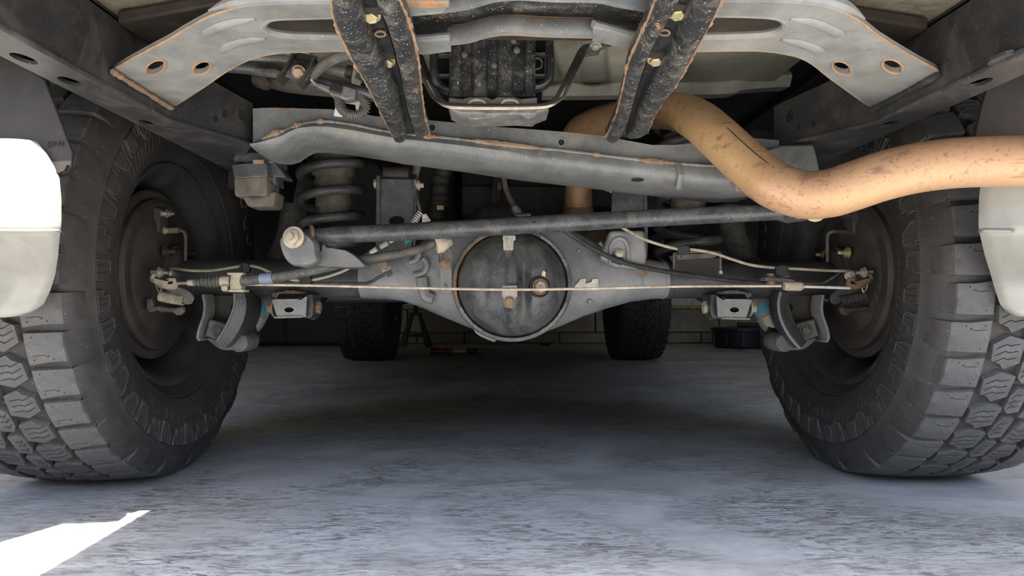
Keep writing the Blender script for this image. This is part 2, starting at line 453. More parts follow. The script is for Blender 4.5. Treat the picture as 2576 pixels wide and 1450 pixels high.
# ================================================================== wheels
RT, HUBZ, YR, YF = .397, .391, 1.375, 4.165
NP = 42
def crown(x): return RT - .64 * x * x
def cyl(x, v, r):
    """v metres along the tread -> local wheel point; clockwise seen from the inner (+x) side"""
    a = v / RT
    return Vector((x, r * math.sin(a), r * math.cos(a)))
CARC = [(.104, .222), (.112, .228), (.118, .236), (.123, .239), (.1245, .243), (.130, .2455), (.1318, .249), (.136, .262), (.1372, .2635), (.1372, .2665), (.139, .269), (.1425, .295), (.1435, .318), (.1438, .334), (.1450, .3355), (.1438, .337), (.141, .350), (.132, .370), (.120, .381), (.06, .3855), (0, .386)]
def carcass():
    prof = [(x, r) for x, r in CARC] + [(-x, r) for x, r in reversed(CARC[:-1])] + [(-.09, .215), (.09, .215)]
    g = G(); g.lathe(prof, (0, 0, 0), (1, 0, 0), 96, closed=True); return g
def sipe(g, P, w=.0011, lift=.0004, shift=0):
    for a, b in zip(P[:-1], P[1:]):
        dx, dv = b[0] - a[0], b[1] - a[1]; L = math.hypot(dx, dv); nx, nv = -dv / L * w / 2, dx / L * w / 2
        q = [(a[0] + nx, a[1] + nv), (b[0] + nx, b[1] + nv), (b[0] - nx, b[1] - nv), (a[0] - nx, a[1] - nv)]
        g.add([cyl(x, v, crown(x) + lift) for x, v in q], [[0, 1, 2, 3]], 1)
def block_poly(poly, base=.383):
    g = G(); top = [cyl(x, v, crown(x)) for x, v in poly]; cx = sum(p[0] for p in poly) / len(poly); cv = sum(p[1] for p in poly) / len(poly)
    bot = [cyl(cx + (x - cx) * 1.05, cv + (v - cv) * 1.05, base) for x, v in poly]; n = len(poly)
    g.add(top + bot, [list(range(n))] + [[i, (i + 1) % n, (i + 1) % n + n, i + n] for i in range(n)]); return g
def zig(x0, x1, v, up=.003):
    m = (x0 + x1) / 2; return [(x0, v), (m - .003, v + up * .4), (m + .001, v - up * .8), (m + .003, v + up), (x1, v + up * .9)]
def shoulder(kind):
    """lug from the tread edge over the shoulder; two alternating kinds"""
    h = .0232
    if kind == 0: st = [(.070, 0), (.098, 0), (.124, 0), (.1255, -.001), (.1355, -.0), (.1400, 0), (.1425, 0)]
    else: st = [(.070, 0), (.098, 0), (.121, 0), (.1225, -.004), (.1300, -.0065), (.1325, -.001), (.1425, 0)]
    rt = {0: [.0, .0, .0, .0, .371, .352, .334], 1: [.0, .0, .0, .0, .374, .369, .334]}[kind]
    rings = []; xs = [s[0] for s in st]
    for i, (x, d) in enumerate(st):
        r = rt[i] or crown(x)
        r += d * .7
        hh = h * (1, 1, 1, .99, .98, .95, .9)[i]; sk = -.004 if i == 0 else 0
        inn = .012 if i < 4 else (.010, .007, .003)[i - 4]
        xb = x - (0 if i < 3 else inn * .8); rb = r - (inn if i < 4 else inn * .6)
        rings.append([cyl(x, -hh + sk, r), cyl(x, -hh * .2 + sk, r + .0008), cyl(x, hh * .6 + sk, r + .0008), cyl(x, hh, r), cyl(xb, hh * 1.06, rb), cyl(xb, -hh * 1.06 + sk, rb)])
    g = G(); g.loft(rings)
    for i, f in enumerate(g.f):
        if sum(g.v[k].x for k in f) / len(f) > .1262: g.m[i] = 2
    x0, x1 = .077, .117
    for v, z in ((-.0125, 1), (-.0005, 0), (.0115, 1)):
        sipe(g, zig(x0, x1, v) if z else [(x0 - .006, v), (x1 - .002, v + .001)])
    for v, x in ((-.019, .078), (-.018, .105), (-.0065, .09), (-.006, .112), (.0055, .085), (.006, .108), (.017, .08), (.0175, .1)):
        g.add([cyl(x + .0013 * math.cos(a), v + .0013 * math.sin(a), crown(x) + .0004) for a in (0, 1.26, 2.5, 3.77, 5)], [[0, 1, 2, 3, 4]], 1)
    return g
MID1 = [(.016, -.021), (.040, -.028), (.062, -.014), (.060, .012), (.046, .018), (.040, .026), (.018, .016)]
MID2 = [(.017, -.016), (.036, -.024), (.050, -.020), (.062, -.006), (.056, .022), (.030, .026), (.022, .012)]
CEN = [(-.013, -.023), (.006, -.026), (.013, -.012), (.013, .014), (.004, .024), (-.012, .020)]
def mid_block(poly, flip):
    s = -1 if flip else 1
    g = block_poly([(x * s, v * s) for x, v in poly])
    cx = sum(p[0] for p in poly) / len(poly) * s; wx = (max(p[0] for p in poly) - min(p[0] for p in poly)) / 2 - .005
    for v in (-.011, 0, .011):
        sipe(g, [(cx - wx * .9, (v - .004) * s), (cx - .002, (v - .001) * s), (cx + .002, (v - .004) * s), (cx + wx * .9, (v + .004) * s)])
    return g
def rot_copies(name, g, mat, parent, n, step, off=0, bevel=0):
    o = part(name, g, mat, parent, local=True, angle=28); me = o.data
    o.rotation_euler = (-off, 0, 0)
    for k in range(1, n):
        c = bpy.data.objects.new(name, me); COL.objects.link(c); c.parent = parent; c.rotation_euler = (-(off + k * step), 0, 0)
    return o
def side_x(r):
    """sidewall x at radius r"""
    for (x0, r0), (x1, r1) in zip(CARC[:-1], CARC[1:]):
        if min(r0, r1) <= r <= max(r0, r1) and r0 != r1: return x0 + (x1 - x0) * (r - r0) / (r1 - r0)
    return .14
def side_patch(polys, h=.0026):
    """raised panels on the inner sidewall: polygons of (v along, r)"""
    g = G()
    for poly in polys:
        n = len(poly)
        top = [cyl(side_x(r) + h, v, r) for v, r in poly]; bot = [cyl(side_x(r) - .003, v, r) for v, r in poly]
        g.add(top + bot, [list(range(n))] + [[i, (i + 1) % n, (i + 1) % n + n, i + n] for i in range(n)])
    return g
def side_line(P, w=.0009, h=.0040):
    polys = []
    for a, b in zip(P[:-1], P[1:]):
        dx, dv = b[0] - a[0], b[1] - a[1]; L = math.hypot(dx, dv) or 1; nx, nv = -dv / L * w, dx / L * w
        polys.append([(a[0] + nx, a[1] + nv), (b[0] + nx, b[1] + nv), (b[0] - nx, b[1] - nv), (a[0] - nx, a[1] - nv)])
    return side_patch(polys, h)
def lettering(text, size, r0, a0, parent):
    cu = bpy.data.curves.new('lettering', 'FONT'); cu.body = text; cu.size = size; cu.align_x = 'CENTER'; cu.extrude = .001; cu.space_character = 1.12
    cu.resolution_u = 3
    tmp = bpy.data.objects.new('lettering_tmp', cu); COL.objects.link(tmp)
    dg = bpy.context.evaluated_depsgraph_get(); me0 = tmp.evaluated_get(dg).to_mesh()
    g = G(); V = []
    for v in me0.vertices:
        a = a0 + v.co.x * 1.15 / r0; r = r0 + v.co.y
        V.append(Vector((side_x(r) + .0007 + v.co.z * 1.2, r * math.sin(a), r * math.cos(a))))
    g.add(V, [list(p.vertices) for p in me0.polygons])
    bpy.data.objects.remove(tmp)
    return part('lettering', g, M['tyre_raised'], parent, local=True, label='raised sidewall letters reading ' + text.title())
M['tyre_edge'] = metal('worn_moulding_edge', (.11, .10, .09), .6, dust=(.05, .045, .04), dust_amt=.6, dust_scale=40, bump=0)
M['tyre_raised'] = metal('tyre_raised_rubber', (.052, .048, .045), .55, dust=(.10, .085, .072), dust_amt=.4, dust_scale=12, speck=.2, bump=.1, spec=.4)

def rim_geo():
    g = G(); prof = [(.108, .214), (.110, .2195), (.106, .2225), (.102, .219), (.094, .206), (.080, .200), (.045, .190), (.0, .186), (-.05, .186), (-.09, .200), (-.104, .219), (-.108, .2225), (-.110, .2195), (-.104, .212), (-.094, .199), (-.055, .180), (-.0, .181), (.045, .184), (.080, .194), (.096, .204)]
    g.lathe(prof, (0, 0, 0), (1, 0, 0), 72, closed=True); return g
def disc_geo():
    g = G(); g.lathe([(-.058, .182), (-.07, .165), (-.078, .13), (-.06, .10), (-.055, .05), (-.055, .0)], (0, 0, 0), (1, 0, 0), 48)
    g.lathe([(-.062, .182), (-.075, .165), (-.083, .13), (-.065, .10), (-.06, .05), (-.06, .0)], (0, 0, 0), (1, 0, 0), 48); return g

def rear_wheel():
    t = thing('wheel', 'x', 'wheel', (-.775, YR, HUBZ), 'truck wheels')
    tyre = part('tyre', carcass(), M['tyre'], t, local=True)
    p = 2 * PI / NP
    rot_copies('tread_block', shoulder(0), [M['tread'], M['sipe'], M['tyre_raised']], tyre, NP // 2, 2 * p)
    rot_copies('tread_block', shoulder(1), [M['tread'], M['sipe'], M['tyre_raised']], tyre, NP // 2, 2 * p, p)
    g = shoulder(0); g.v = [Vector((-v.x, v.y, v.z)) for v in g.v]
    rot_copies('tread_block', g, [M['tread'], M['sipe'], M['tyre_raised']], tyre, NP, p, .5 * p)
    for k, (poly, fl, off) in enumerate(((MID1, False, .4), (MID2, True, .1))):
        rot_copies('tread_block', mid_block(poly, fl), [M['tread'], M['sipe'], M['tyre_raised']], tyre, NP, p, off * p)
    rot_copies('tread_block', mid_block(CEN, False), [M['tread'], M['sipe'], M['tyre_raised']], tyre, NP, p, .85 * p)
    # sidewall panels, two alternating shapes
    A = side_patch([[(-.021, .333), (-.021, .312), (-.012, .302), (.009, .302), (.009, .318), (.020, .318), (.020, .333)]])
    B = side_patch([[(-.020, .333), (-.020, .320), (-.004, .296), (.018, .296), (.018, .333)]], .0024)
    for q in (side_line([(-.008, .333), (-.008, .305)]), side_line([(.002, .333), (.002, .305)])): A.add(q.v, q.f)
    for q in (side_line([(.006, .333), (.006, .298)], h=.004), side_line([(-.009, .333), (-.004, .300)], h=.004)): B.add(q.v, q.f)
    for gg, border in ((A, [(-.021, .333), (-.021, .312), (-.012, .302), (.009, .302), (.009, .318), (.020, .318), (.020, .333)]), (B, [(-.020, .333), (-.020, .320), (-.004, .296), (.018, .296), (.018, .333)])):
        q = side_line(border, .0006, .0034); gg.add(q.v, q.f, 1)
    for gg, x0, r0, x1, r1 in ((A, -.0245, .334, -.0245, .298), (B, .024, .334, .020, .292), (B, -.0245, .3335, -.0245, .3115)):
        q = side_line([(x0, r0), (x1, r1)], .0006, .0016); gg.add(q.v, q.f, 1)
    rot_copies('sidewall_panel', A, [M['tyre_raised'], M['tyre_edge']], tyre, NP // 2, 2 * p)
    rot_copies('sidewall_panel', B, [M['tyre_raised'], M['tyre_edge']], tyre, NP // 2, 2 * p, p)
    # fine moulded ribs between the two words
    g = G()
    for k in range(120):
        a = 2 * PI * k / 120; d = math.degrees(a)
        if 22 < (d % 180) < 62 or 118 < (d % 180) < 158:
            pass
        elif not (70 < (d % 180) < 110): continue
        q = side_line([(a * RT, .266), (a * RT + .006, .292)], .0008, .0018); g.add(q.v, q.f)
    part('sidewall_ribs', g, M['tyre_raised'], tyre, local=True, kind='stuff')
    lettering('OPEN COUNTRY', .030, .270, .12, tyre)
    lettering('TOYO TIRES', .030, .270, PI + .15, tyre)
    part('rim', rim_geo(), M['rim'], t, local=True)
    part('wheel_disc', disc_geo(), M['rim'], t, local=True)
    return t
def copy_tree(o, parent=None):
    c = o.copy(); COL.objects.link(c); c.parent = parent
    for ch in list(o.children): copy_tree(ch, c)
    return c
wl = rear_wheel()
wr = copy_tree(wl)
wl['label'] = 'large rear wheel with chunky tyre on the coil spring side, beside the floor sun patch'
wr['label'] = 'large rear wheel with chunky tyre under the copper coloured exhaust pipe'
wl.rotation_euler = (math.radians(-3), 0, 0)
wr.location = (.775, YR, HUBZ)
wr.rotation_euler = (Matrix.Rotation(PI, 3, 'Z') @ Matrix.Rotation(math.radians(168), 3, 'X')).to_euler()

M['shaded_tread'] = metal('shaded_tread_rubber', (.022, .022, .023), .65, bump=0, spec=.3)  # darker copy of the tread rubber: shade on the front tyres put into the colour
def front_wheel():
    t = thing('wheel', 'x', 'wheel', (-.80, YF, HUBZ), 'truck wheels')
    tyre = part('tyre', carcass(), M['tyre'], t, local=True)
    g = G(); p = 2 * PI / NP
    def stamp(src, n, step, off):
        for k in range(n):
            R = Matrix.Rotation(-(off + k * step), 3, 'X'); g.add([R @ v for v in src.v], src.f)
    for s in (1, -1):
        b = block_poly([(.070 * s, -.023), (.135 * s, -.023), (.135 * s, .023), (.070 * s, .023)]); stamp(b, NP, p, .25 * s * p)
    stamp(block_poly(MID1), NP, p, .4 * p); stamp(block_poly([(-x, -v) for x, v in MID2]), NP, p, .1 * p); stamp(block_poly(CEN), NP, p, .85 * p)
    part('tread', g, M['shaded_tread'], tyre, local=True, kind='stuff')
    part('rim', rim_geo(), M['rim'], t, local=True); part('wheel_disc', disc_geo(), M['rim'], t, local=True)
    return t
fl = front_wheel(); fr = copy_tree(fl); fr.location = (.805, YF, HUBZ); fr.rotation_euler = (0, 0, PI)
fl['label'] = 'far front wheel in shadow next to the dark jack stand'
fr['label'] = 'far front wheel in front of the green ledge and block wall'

# ================================================================== truck body above the chassis
t = thing('truck_body', 'pale truck body shell and floor pan above the chassis', 'truck body', (0, 2.9, .74))
g = G(); g.prism([(-.47, .98, .745), (.49, .98, .745), (.49, 1.27, .745), (-.47, 1.27, .745)], (0, 0, .03)); part('floor_pan', g, M['cream'], t)
# stamped ribs of the pale floor pan
for x in (-.33, -.20, .075, .16, .26):
    g = G(); s = .035 * (1 if x > 0 else -1)
    g.prism([(x - .026, .99, .748), (x + .026, .99, .748), (x + .018 + s, 1.22, .748), (x - .018 + s, 1.22, .748)], (0, 0, -.016)); part('floor_rib', g, M['cream'], t, bevel=.007, bseg=3)
# wavy pinch lip across the end of the pan
def lip(px, Y, name):
    top = smooth(pts([(x, y, Y) for x, y, _ in px]), 5); bot = smooth(pts([(x, b, Y) for x, _, b in px]), 5)
    g = G(); rings = []
    for a, b in zip(top, bot):
        m = (a + b) / 2
        rings.append([a, a + Vector((0, .035, 0)), b + Vector((0, .035, .004)), b + Vector((0, -.004, 0)), m + Vector((0, -.014, .002)), m + Vector((0, -.012, .006))])
    g.loft(rings); return part(name, g, M['cream'], t, angle=50)
lip([(1365, 215, 243), (1400, 208, 243), (1430, 194, 243), (1450, 197, 243), (1475, 211, 243), (1500, 212, 243), (1525, 205, 242), (1545, 193, 242), (1600, 193, 241), (1720, 194, 240), (1800, 194, 239), (1845, 186, 236), (1870, 173, 228), (1940, 173, 222), (1985, 176, 220)], 1.255, 'pinch_lip')
lip([(640, 196, 214), (670, 198, 214), (700, 206, 222), (760, 212, 230), (840, 222, 236), (930, 228, 240), (1010, 234, 244)], 1.255, 'pinch_lip')
g = G(); g.prism([(-.62, 1.27, .80), (.62, 1.27, .80), (.62, 4.9, .80), (-.62, 4.9, .80)], (0, 0, .02)); part('dark_floor', g, M['dark'], t)
for s in (-1, 1):
    g = G(); g.box((s * .61, 2.9, .90), (.02, 4.0, .24)); part('inner_wheel_well', g, M['dark'], t)
    # outer side panel with two wheel arches
    o = [(.95, .58), (.95, 1.5), (5.0, 1.5), (5.0, .50)]
    for yc in (YF, YR):
        o.append((yc + .50, .46 if yc == YF else .42))
        o += [(yc + .47 * math.cos(a), .42 + .47 * math.sin(a)) for a in [PI * k / 12 for k in range(13)]]
        o.append((yc - .50, .42))
    o = [p for p in o if p[0] >= .945]
    g = G(); g.prism([(s * .93, y, z) for y, z in o], (-s * .03, 0, 0)); part('side_panel', g, M['bumper'], t)
    g = G(); g.box((s * .76, 1.16, .86), (.31, .40, .02)); part('wheel_well_roof', g, M['dark'], t)
    g = G(); g.box((s * .775, 3.0, .84), (.30, 3.8, .02)); part('outer_floor', g, M['dark'], t)
g = G(); g.box((0, 5.1, .62), (1.8, .12, .42)); part('front_bumper', g, M['dark'], t, bevel=.02)
g = G(); g.box((0, 5.0, 1.1), (1.84, .1, .7)); part('grille', g, M['dark'], t)
for s in (-1, 1):
    g = G(); g.box((s * .52, 2.9, .62), (.07, 3.1, .12)); part('chassis_rail', g, M['dark'], t)
g = G(); g.box((0, 2.95, 1.5), (1.86, 4.0, .04)); part('upper_body', g, M['bumper'], t)
g = G(); g.box((0, .962, 1.15), (1.86, .03, .68)); part('rear_panel', g, M['bumper'], t)
g = G(); g.prism([(-.93, .80, .762), (.93, .80, .762), (.93, 1.0, .762), (-.93, 1.0, .762)], (0, 0, .05)); part('tail_floor', g, M['dark'], t)  # body underside panel, added and sized to stop sun leaking through

g = G(); g.prism([(-.545, .47, .672), (.655, .47, .672), (.655, .865, .672), (-.545, .865, .672)], (0, 0, .06))
t = thing('underbody_panel', 'textured beige undersealed panel at the very top between the frame rails', 'panel', (0, .55, .672))
part('sealed_panel', g, M['seal'], t)
g = G(); g.prism([(.655, .47, .672), (1.15, .47, .672), (1.15, .765, .672), (.655, .765, .672)], (0, 0, .06)); part('sun_blocker', g, M['seal'], t)  # added panels, here and below, that keep sun off the floor and liner
g = G(); g.prism([(.5, .865, .672), (.655, .865, .672), (.655, .97, .672), (.56, .97, .672)], (0, 0, .06)); part('sun_blocker', g, M['seal'], t)
g = G(); g.prism([(-.545, .815, .672), (-.95, .815, .672), (-.95, .97, .672), (-.545, .97, .672)], (0, 0, .06)); part('sun_blocker', g, M['seal'], t)
g = G(); g.prism([(.655, .855, .672), (1.02, .855, .672), (1.02, .97, .672), (.655, .97, .672)], (0, 0, .06)); part('sun_blocker', g, M['seal'], t)
g = G(); g.prism([(-.46, .785, .655), (-.30, .728, .655), (.29, .728, .655), (.485, .785, .655), (.485, .864, .655), (.36, .864, .655), (.30, .832, .655), (-.30, .832, .655), (-.36, .864, .655), (-.46, .864, .655)], (0, 0, .014))
o = solo('body_crossbeam', g, M['brown_dark'], 'dark rust-brown body crossbeam above the grey slotted plate', 'crossbeam', bevel=.003)

# ================================================================== frame rails
for s, x0, lab in ((-1, -.47, 'dark box-section frame rail on the coil spring side, meeting the wheel arch liner'), (1, .497, 'dark box-section frame rail above the copper coloured exhaust pipe')):
    xe = -.404 if s < 0 else .414
    t = thing('frame_rail', lab, 'frame rail', (x0, .7, .58), 'frame rails')
    inner = [(x0, .30), (x0, .92), (xe, 1.065)]; outer = [(x0 + s * .052, 1.30), (x0 + s * .052, .30)]
    plan = inner + [(xe + s * .02, 1.10)] + outer
    hol = []
    hp = [(60, 148), (175, 205), (370, 311)] if s < 0 else [(2520, 150), (2465, 208), (2236, 313)]
    for px, py in hp:
        c = atz(px, py, .58); hol.append([Vector((c.x + .009 * math.cos(a) , c.y + .017 * math.sin(a), .58)) for a in [2 * PI * k / 14 for k in range(14)]])
    g = G(); g.prism([[Vector((x, y, .58)) for x, y in plan]] + hol, (0, 0, .004)); part('bottom_flange', g, M['rail'], t, angle=60)
    g = G()
    ztop = [.668, .668, .645]
    ring = [[Vector((x, y, .582)), Vector((x, y, z)), Vector((x + s * .004, y, z)), Vector((x + s * .004, y, .582))] for (x, y), z in zip(inner, ztop)]
    g.loft(ring); part('inner_web', g, M['rail'], t, bevel=.0015)
    g = G(); g.prism([Vector((x0 + s * .048, .30, .582)), Vector((x0 + s * .048, 1.3, .582)), Vector((x0 + s * .048, 1.3, .668)), Vector((x0 + s * .048, .30, .668))], (s * .004, 0, 0)); part('outer_web', g, M['rail'], t)
    g = G(); g.prism([Vector((x, y, .645 if y > 1.0 else .664)) for x, y in [(x0, .30), (x0, .92), (x0 + s * .05, 1.0), (x0 + s * .05, .30)]], (0, 0, .004)); part('top_flange', g, M['rail'], t)
    # folded lower edge and weld line
    g = G(); g.tube([Vector((x0 - s * .0, .3, .581)), Vector((x0, .92, .581)), Vector((xe, 1.065, .581))], .0035, 8); part('rolled_edge', g, M['rail'], t)
    # slot and holes in the flared end
    dx = Vector((xe - x0, .145, 0)).normalized()
    def onweb(px, py):
        d = ray(px, py); n = Vector((dx.y, -dx.x, 0)); p0 = Vector((x0, .92, .6)); tt = (p0 - CAM).dot(n) / d.dot(n); return CAM + d * tt - n * (.0012 if (CAM - p0).dot(n) < 0 else -.0012)
    sl = [(600, 275), (611, 279), (614, 290), (614, 306), (604, 302), (600, 290)] if s < 0 else [(1978, 290), (1988, 277), (1994, 275), (1994, 302), (1979, 308)]
    n_ = Vector((dx.y, -dx.x, 0)) * (1 if s > 0 else 1)
    g = G(); g.prism([onweb(*p) for p in sl], n_ * -.0015 if s < 0 else n_ * .0015); part('slot', g, M['sipe'], t)
    sp = [(565, 287, 6, 10), (543, 300, 5, 9)] if s < 0 else [(2009, 319, 4, 9), (2047, 312, 4, 8)]
    for px, py, rx, ry in sp:
        g = G(); g.prism([onweb(px + rx * math.cos(a), py + ry * math.sin(a)) for a in [2 * PI * k / 10 for k in range(10)]], n_ * (-.001 if s < 0 else .001)); part('round_hole', g, M['sipe'], t)

# ================================================================== slotted rear crossmember plate
ZP = .602
t = thing('crossmember_plate', 'wide grey stamped crossmember plate with long slots, rusty edges and bolt holes', 'crossmember', (0, .75, ZP))
nearL = [(283, 178), (330, 151), (380, 124), (430, 98), (462, 78), (490, 62), (525, 44), (570, 28), (620, 17), (680, 12), (760, 10), (850, 10), (960, 8), (1040, 6), (1118, 2)]
slotL = [(1122, 30), (1040, 38), (960, 42), (860, 45), (760, 48), (700, 50), (674, 55), (661, 68), (664, 79), (686, 89), (730, 96), (800, 98), (870, 100), (960, 103), (1050, 104), (1132, 98)]
farL = [(1135, 130), (1090, 135), (1050, 136), (1000, 133), (870, 130), (760, 132), (705, 135), (655, 143), (610, 159), (570, 181), (525, 212), (480, 242), (434, 271)]
nearR = [(1640, 8), (1700, 7), (1810, 6), (1900, 5), (1990, 8), (2050, 14), (2095, 24), (2140, 42), (2175, 64), (2210, 92), (2260, 123), (2310, 152), (2352, 174), (2361, 184)]
endR = [(2350, 200), (2193, 272)]
farR = [(2182, 266), (2135, 232), (2085, 196), (2045, 164), (2010, 146), (1960, 135), (1900, 129), (1750, 131), (1640, 136), (1590, 135), (1560, 118), (1490, 104)]
slotR = [(1492, 68), (1540, 80), (1605, 97), (1690, 100), (1780, 99), (1900, 95), (1940, 90), (1968, 80), (1976, 68), (1972, 57), (1950, 48), (1900, 44), (1810, 42), (1700, 42), (1640, 40)]
def closed_px(*ls): return [p for l in ls for p in l]
def plate_z(name, outline, holes, z, th, mat, par, **kw):
    g = G(); g.prism([ptz(outline, z)] + holes, (0, 0, th)); return part(name, g, mat, par, **kw)
hL = [ellz(391, 169, 26, 15, ZP, 18, -.45), ellz(508, 170, 23, 14, ZP, 18, -.40)]
hR = [ellz(2117, 170, 24, 14, ZP, 18, .35), ellz(2245, 166, 26, 15, ZP, 18, .33)]
pl = plate_z('plate_half', closed_px(nearL, slotL, farL), hL, ZP, .006, M['plate'], t, angle=60)
pr = plate_z('plate_half', closed_px(nearR, endR, farR, slotR), hR, ZP, .006, M['plate'], t, angle=60)
def edge_tube(px, z, r, mat, name, par, n=3, lift=0):
    g = G(); g.tube([p + Vector((0, 0, lift)) for p in smooth(ptz(px, z), n)], r, 8); return part(name, g, mat, par)
for par, ls in ((pl, (nearL[:], farL[1:], )), (pr, (nearR, farR[:-1]))):
    for l in ls: edge_tube(l, ZP, .0013, M['rust_pale'], 'rusted_edge', par, lift=.001)
for par, l in ((pl, slotL), (pr, slotR)): edge_tube(l, ZP, .0040, M['plate'], 'rolled_slot_lip', par, lift=.003)
for l, par in ((nearL[6:], pl), (nearR[:9][::-1], pr)):
    P = smooth(ptz(l, ZP), 4); g = G(); g.tube([p + Vector((0, 0, .0065)) for p in P], [.007 * min(1, .15 + i / 7) for i in range(len(P))], 10); part('rolled_edge', g, M['plate'], par)
for par, l in ((pl, [(512, 94), (530, 77), (560, 62), (600, 52), (642, 47)]), (pl, [(552, 133), (575, 115), (605, 104), (640, 98), (668, 97)]), (pr, [(1988, 47), (2030, 51), (2070, 64), (2100, 79), (2122, 92)]), (pr, [(1966, 99), (2000, 104), (2035, 114), (2058, 126), (2074, 134)])):
    P = smooth(ptz(l, ZP), 5); n = len(P); g = G(); g.tube(P, [.0058 * min(1, .35 + 3.2 * min(i, n - 1 - i) / n) for i in range(n)], 10, flat=(.7, 1.2)); part('pressed_bead', g, M['plate'], par)
for px, py, rx, ry, ro, par in ((391, 169, 27, 16, -.45, pl), (508, 170, 24, 15, -.4, pl), (2117, 170, 25, 15, .35, pr), (2245, 166, 27, 16, .33, pr)):
    P = ellz(px, py, rx, ry, ZP, 20, ro); g = G(); g.tube(P + P[:2], .0016, 6); part('hole_rim', g, M['rust_pale'], par)
# weld bead where the plate meets each rail
for l, par in (([(283, 180), (330, 210), (380, 241), (432, 274)], pl), ([(2361, 188), (2300, 222), (2240, 254), (2193, 276)], pr)):
    P = smooth(ptz(l, ZP - .004), 8); g = G(); g.tube(P, [.0024 + .0022 * random.random() for i in range(len(P))], 8); part('weld_bead', g, M['rust'] if par is pl else M['rail'], par)
# centre channel between the halves
chan = plate_z('centre_channel', [(860, -60), (1760, -60), (1700, 95), (1632, 88), (1500, 90), (1360, 90), (1290, 84), (1220, 92), (1130, 104), (1000, 108), (900, 100)], [], ZP + .022, .006, M['black_brk'], t)
for l in ([(1118, 30), (1180, 20), (1240, 3), (1300, -3), (1400, 2), (1500, 4), (1560, 16), (1640, 30)], [(1130, 110), (1180, 104), (1235, 88), (1290, 84), (1360, 89), (1430, 90), (1495, 91)]):
    P = smooth(ptz(l, ZP), 6); g = G(); g.tube([p + Vector((0, 0, .008)) for p in P], .008, 10, flat=(1.2, .8)); part('channel_lip', g, M['beam'], t)
g = G(); g.sheet(smooth(ptz([(1135, 113), (1180, 107), (1235, 92), (1290, 88), (1360, 92), (1430, 94), (1492, 95)], ZP), 5), (0, .004, 0), .02); part('rusted_lip_edge', g, M['rust_pale'], t)
g = G(); g.box(ptz([(1060, 6)], ZP - .004)[0], (.05, .012, .006)); part('weld_patch', g, M['rust_pale'], t, bevel=.002)

# ================================================================== pair of hat-section carrier brackets
ZB = .577
def carrier(lab, A, B, bolts, hole, end):
    c = ptz([((A[0][-1][0] + B[0][-1][0]) / 2, 330)], ZB)[0]
    t = thing('carrier_bracket', lab, 'bracket', c, 'carrier brackets')
    for L, R in (A, B):
        Lz, Rz = smooth(ptz(L, ZB), 4), smooth(ptz(R, ZB), 4)
        n = len(Lz); rings = []
        for i in range(n):
            a, b = Lz[i], Rz[i]; m = (a + b) / 2; e = .35 if i in (0, n - 1) else 1
            dn = Vector((0, 0, -.007 * e)); upv = Vector((0, 0, .017))
            rings.append([a + Vector((0, 0, .004)), a.lerp(b, .18) + dn * .7, m + dn, a.lerp(b, .82) + dn * .7, b + Vector((0, 0, .004)), b + upv, a + upv])
        g = G(); g.loft(rings); part('flange', g, M['black_brk'], t, angle=50)
    for e in (A[0], B[1]):
        P = smooth(ptz(e, ZB), 9); rnd = random.Random(3); g = G(); g.tube([p + Vector((.0005 * rnd.uniform(-1, 1), 0, .004)) for p in P], [.0010 + .0020 * rnd.random() ** 2 for _ in P], 7); part('rusted_edge', g, M['rust_pale'], t)
    web = A[1] + B[0][::-1]
    g = G(); g.prism(ptz(web, ZB + .012), (0, 0, .005)); w = part('web', g, M['plastic'], t)
    for px, py in bolts:
        g = G(); g.hexbolt(atz(px, py, ZB + .012), (0, -.35, -.94), .0065, .006); part('bolt', g, M['brass'], t)
        g = G(); g.box(atz(px, py - 12, ZB + .011), (.016, .014, .003)); part('clip', g, M['brown_dark'], t)
    P = ellz(hole[0], hole[1], 15, 8, ZB + .011, 16); g = G(); g.prism([ellz(hole[0], hole[1], 15, 8, ZB + .011, 16), ellz(hole[0], hole[1], 11, 5.5, ZB + .011, 16)], (0, 0, -.0015)); part('hole_rim', g, M['rust_pale'], t)
    g = G(); g.prism(ellz(hole[0], hole[1], 11, 5.5, ZB + .0115, 14), (0, 0, -.001)); part('hole', g, M['sipe'], t)
    for px, py in end:
        P = [atz(px + dx, py + dy, ZB - .0035) for dx, dy in ((-13, -22), (2, -10), (12, 8), (15, 18), (2, 14), (-8, -4))]
        g = G(); g.prism(P, (0, 0, -.001)); part('flaked_patch', g, M['brown_dark'], t)
    return t
carrier('rust-edged black carrier bracket nearest the corrugated wiring loop',
        ([(826, -60), (832, 0), (840, 60), (866, 118), (892, 170), (925, 225), (955, 285), (980, 335), (990, 352)], [(895, -60), (905, 0), (925, 80), (950, 130), (975, 180), (998, 230), (1012, 285), (1022, 330), (1022, 354)]),
        ([(925, -60), (942, 0), (968, 60), (988, 120), (1006, 190), (1018, 255), (1034, 315), (1046, 348)], [(985, -60), (1000, 0), (1022, 50), (1040, 105), (1053, 170), (1060, 235), (1068, 300), (1079, 335), (1077, 352)]),
        [(934, 36), (974, 152)], (957, 83), [(1000, 312), (1056, 322)])
carrier('rust-edged black carrier bracket crossing in front of the exhaust pipe',
        ([(1672, -60), (1652, 0), (1630, 60), (1606, 110), (1580, 170), (1566, 235), (1548, 300), (1530, 340), (1522, 352)], [(1735, -60), (1710, 0), (1678, 55), (1645, 115), (1620, 180), (1600, 245), (1585, 300), (1568, 335), (1554, 354)]),
        ([(1762, -60), (1740, 0), (1725, 50), (1700, 110), (1668, 165), (1636, 220), (1606, 280), (1590, 325), (1574, 350)], [(1832, -60), (1818, 0), (1800, 45), (1766, 105), (1735, 165), (1705, 215), (1670, 260), (1645, 300), (1630, 335), (1602, 354)]),
        [(1704, 29), (1649, 148)], (1672, 80), [(1548, 325), (1618, 318)])

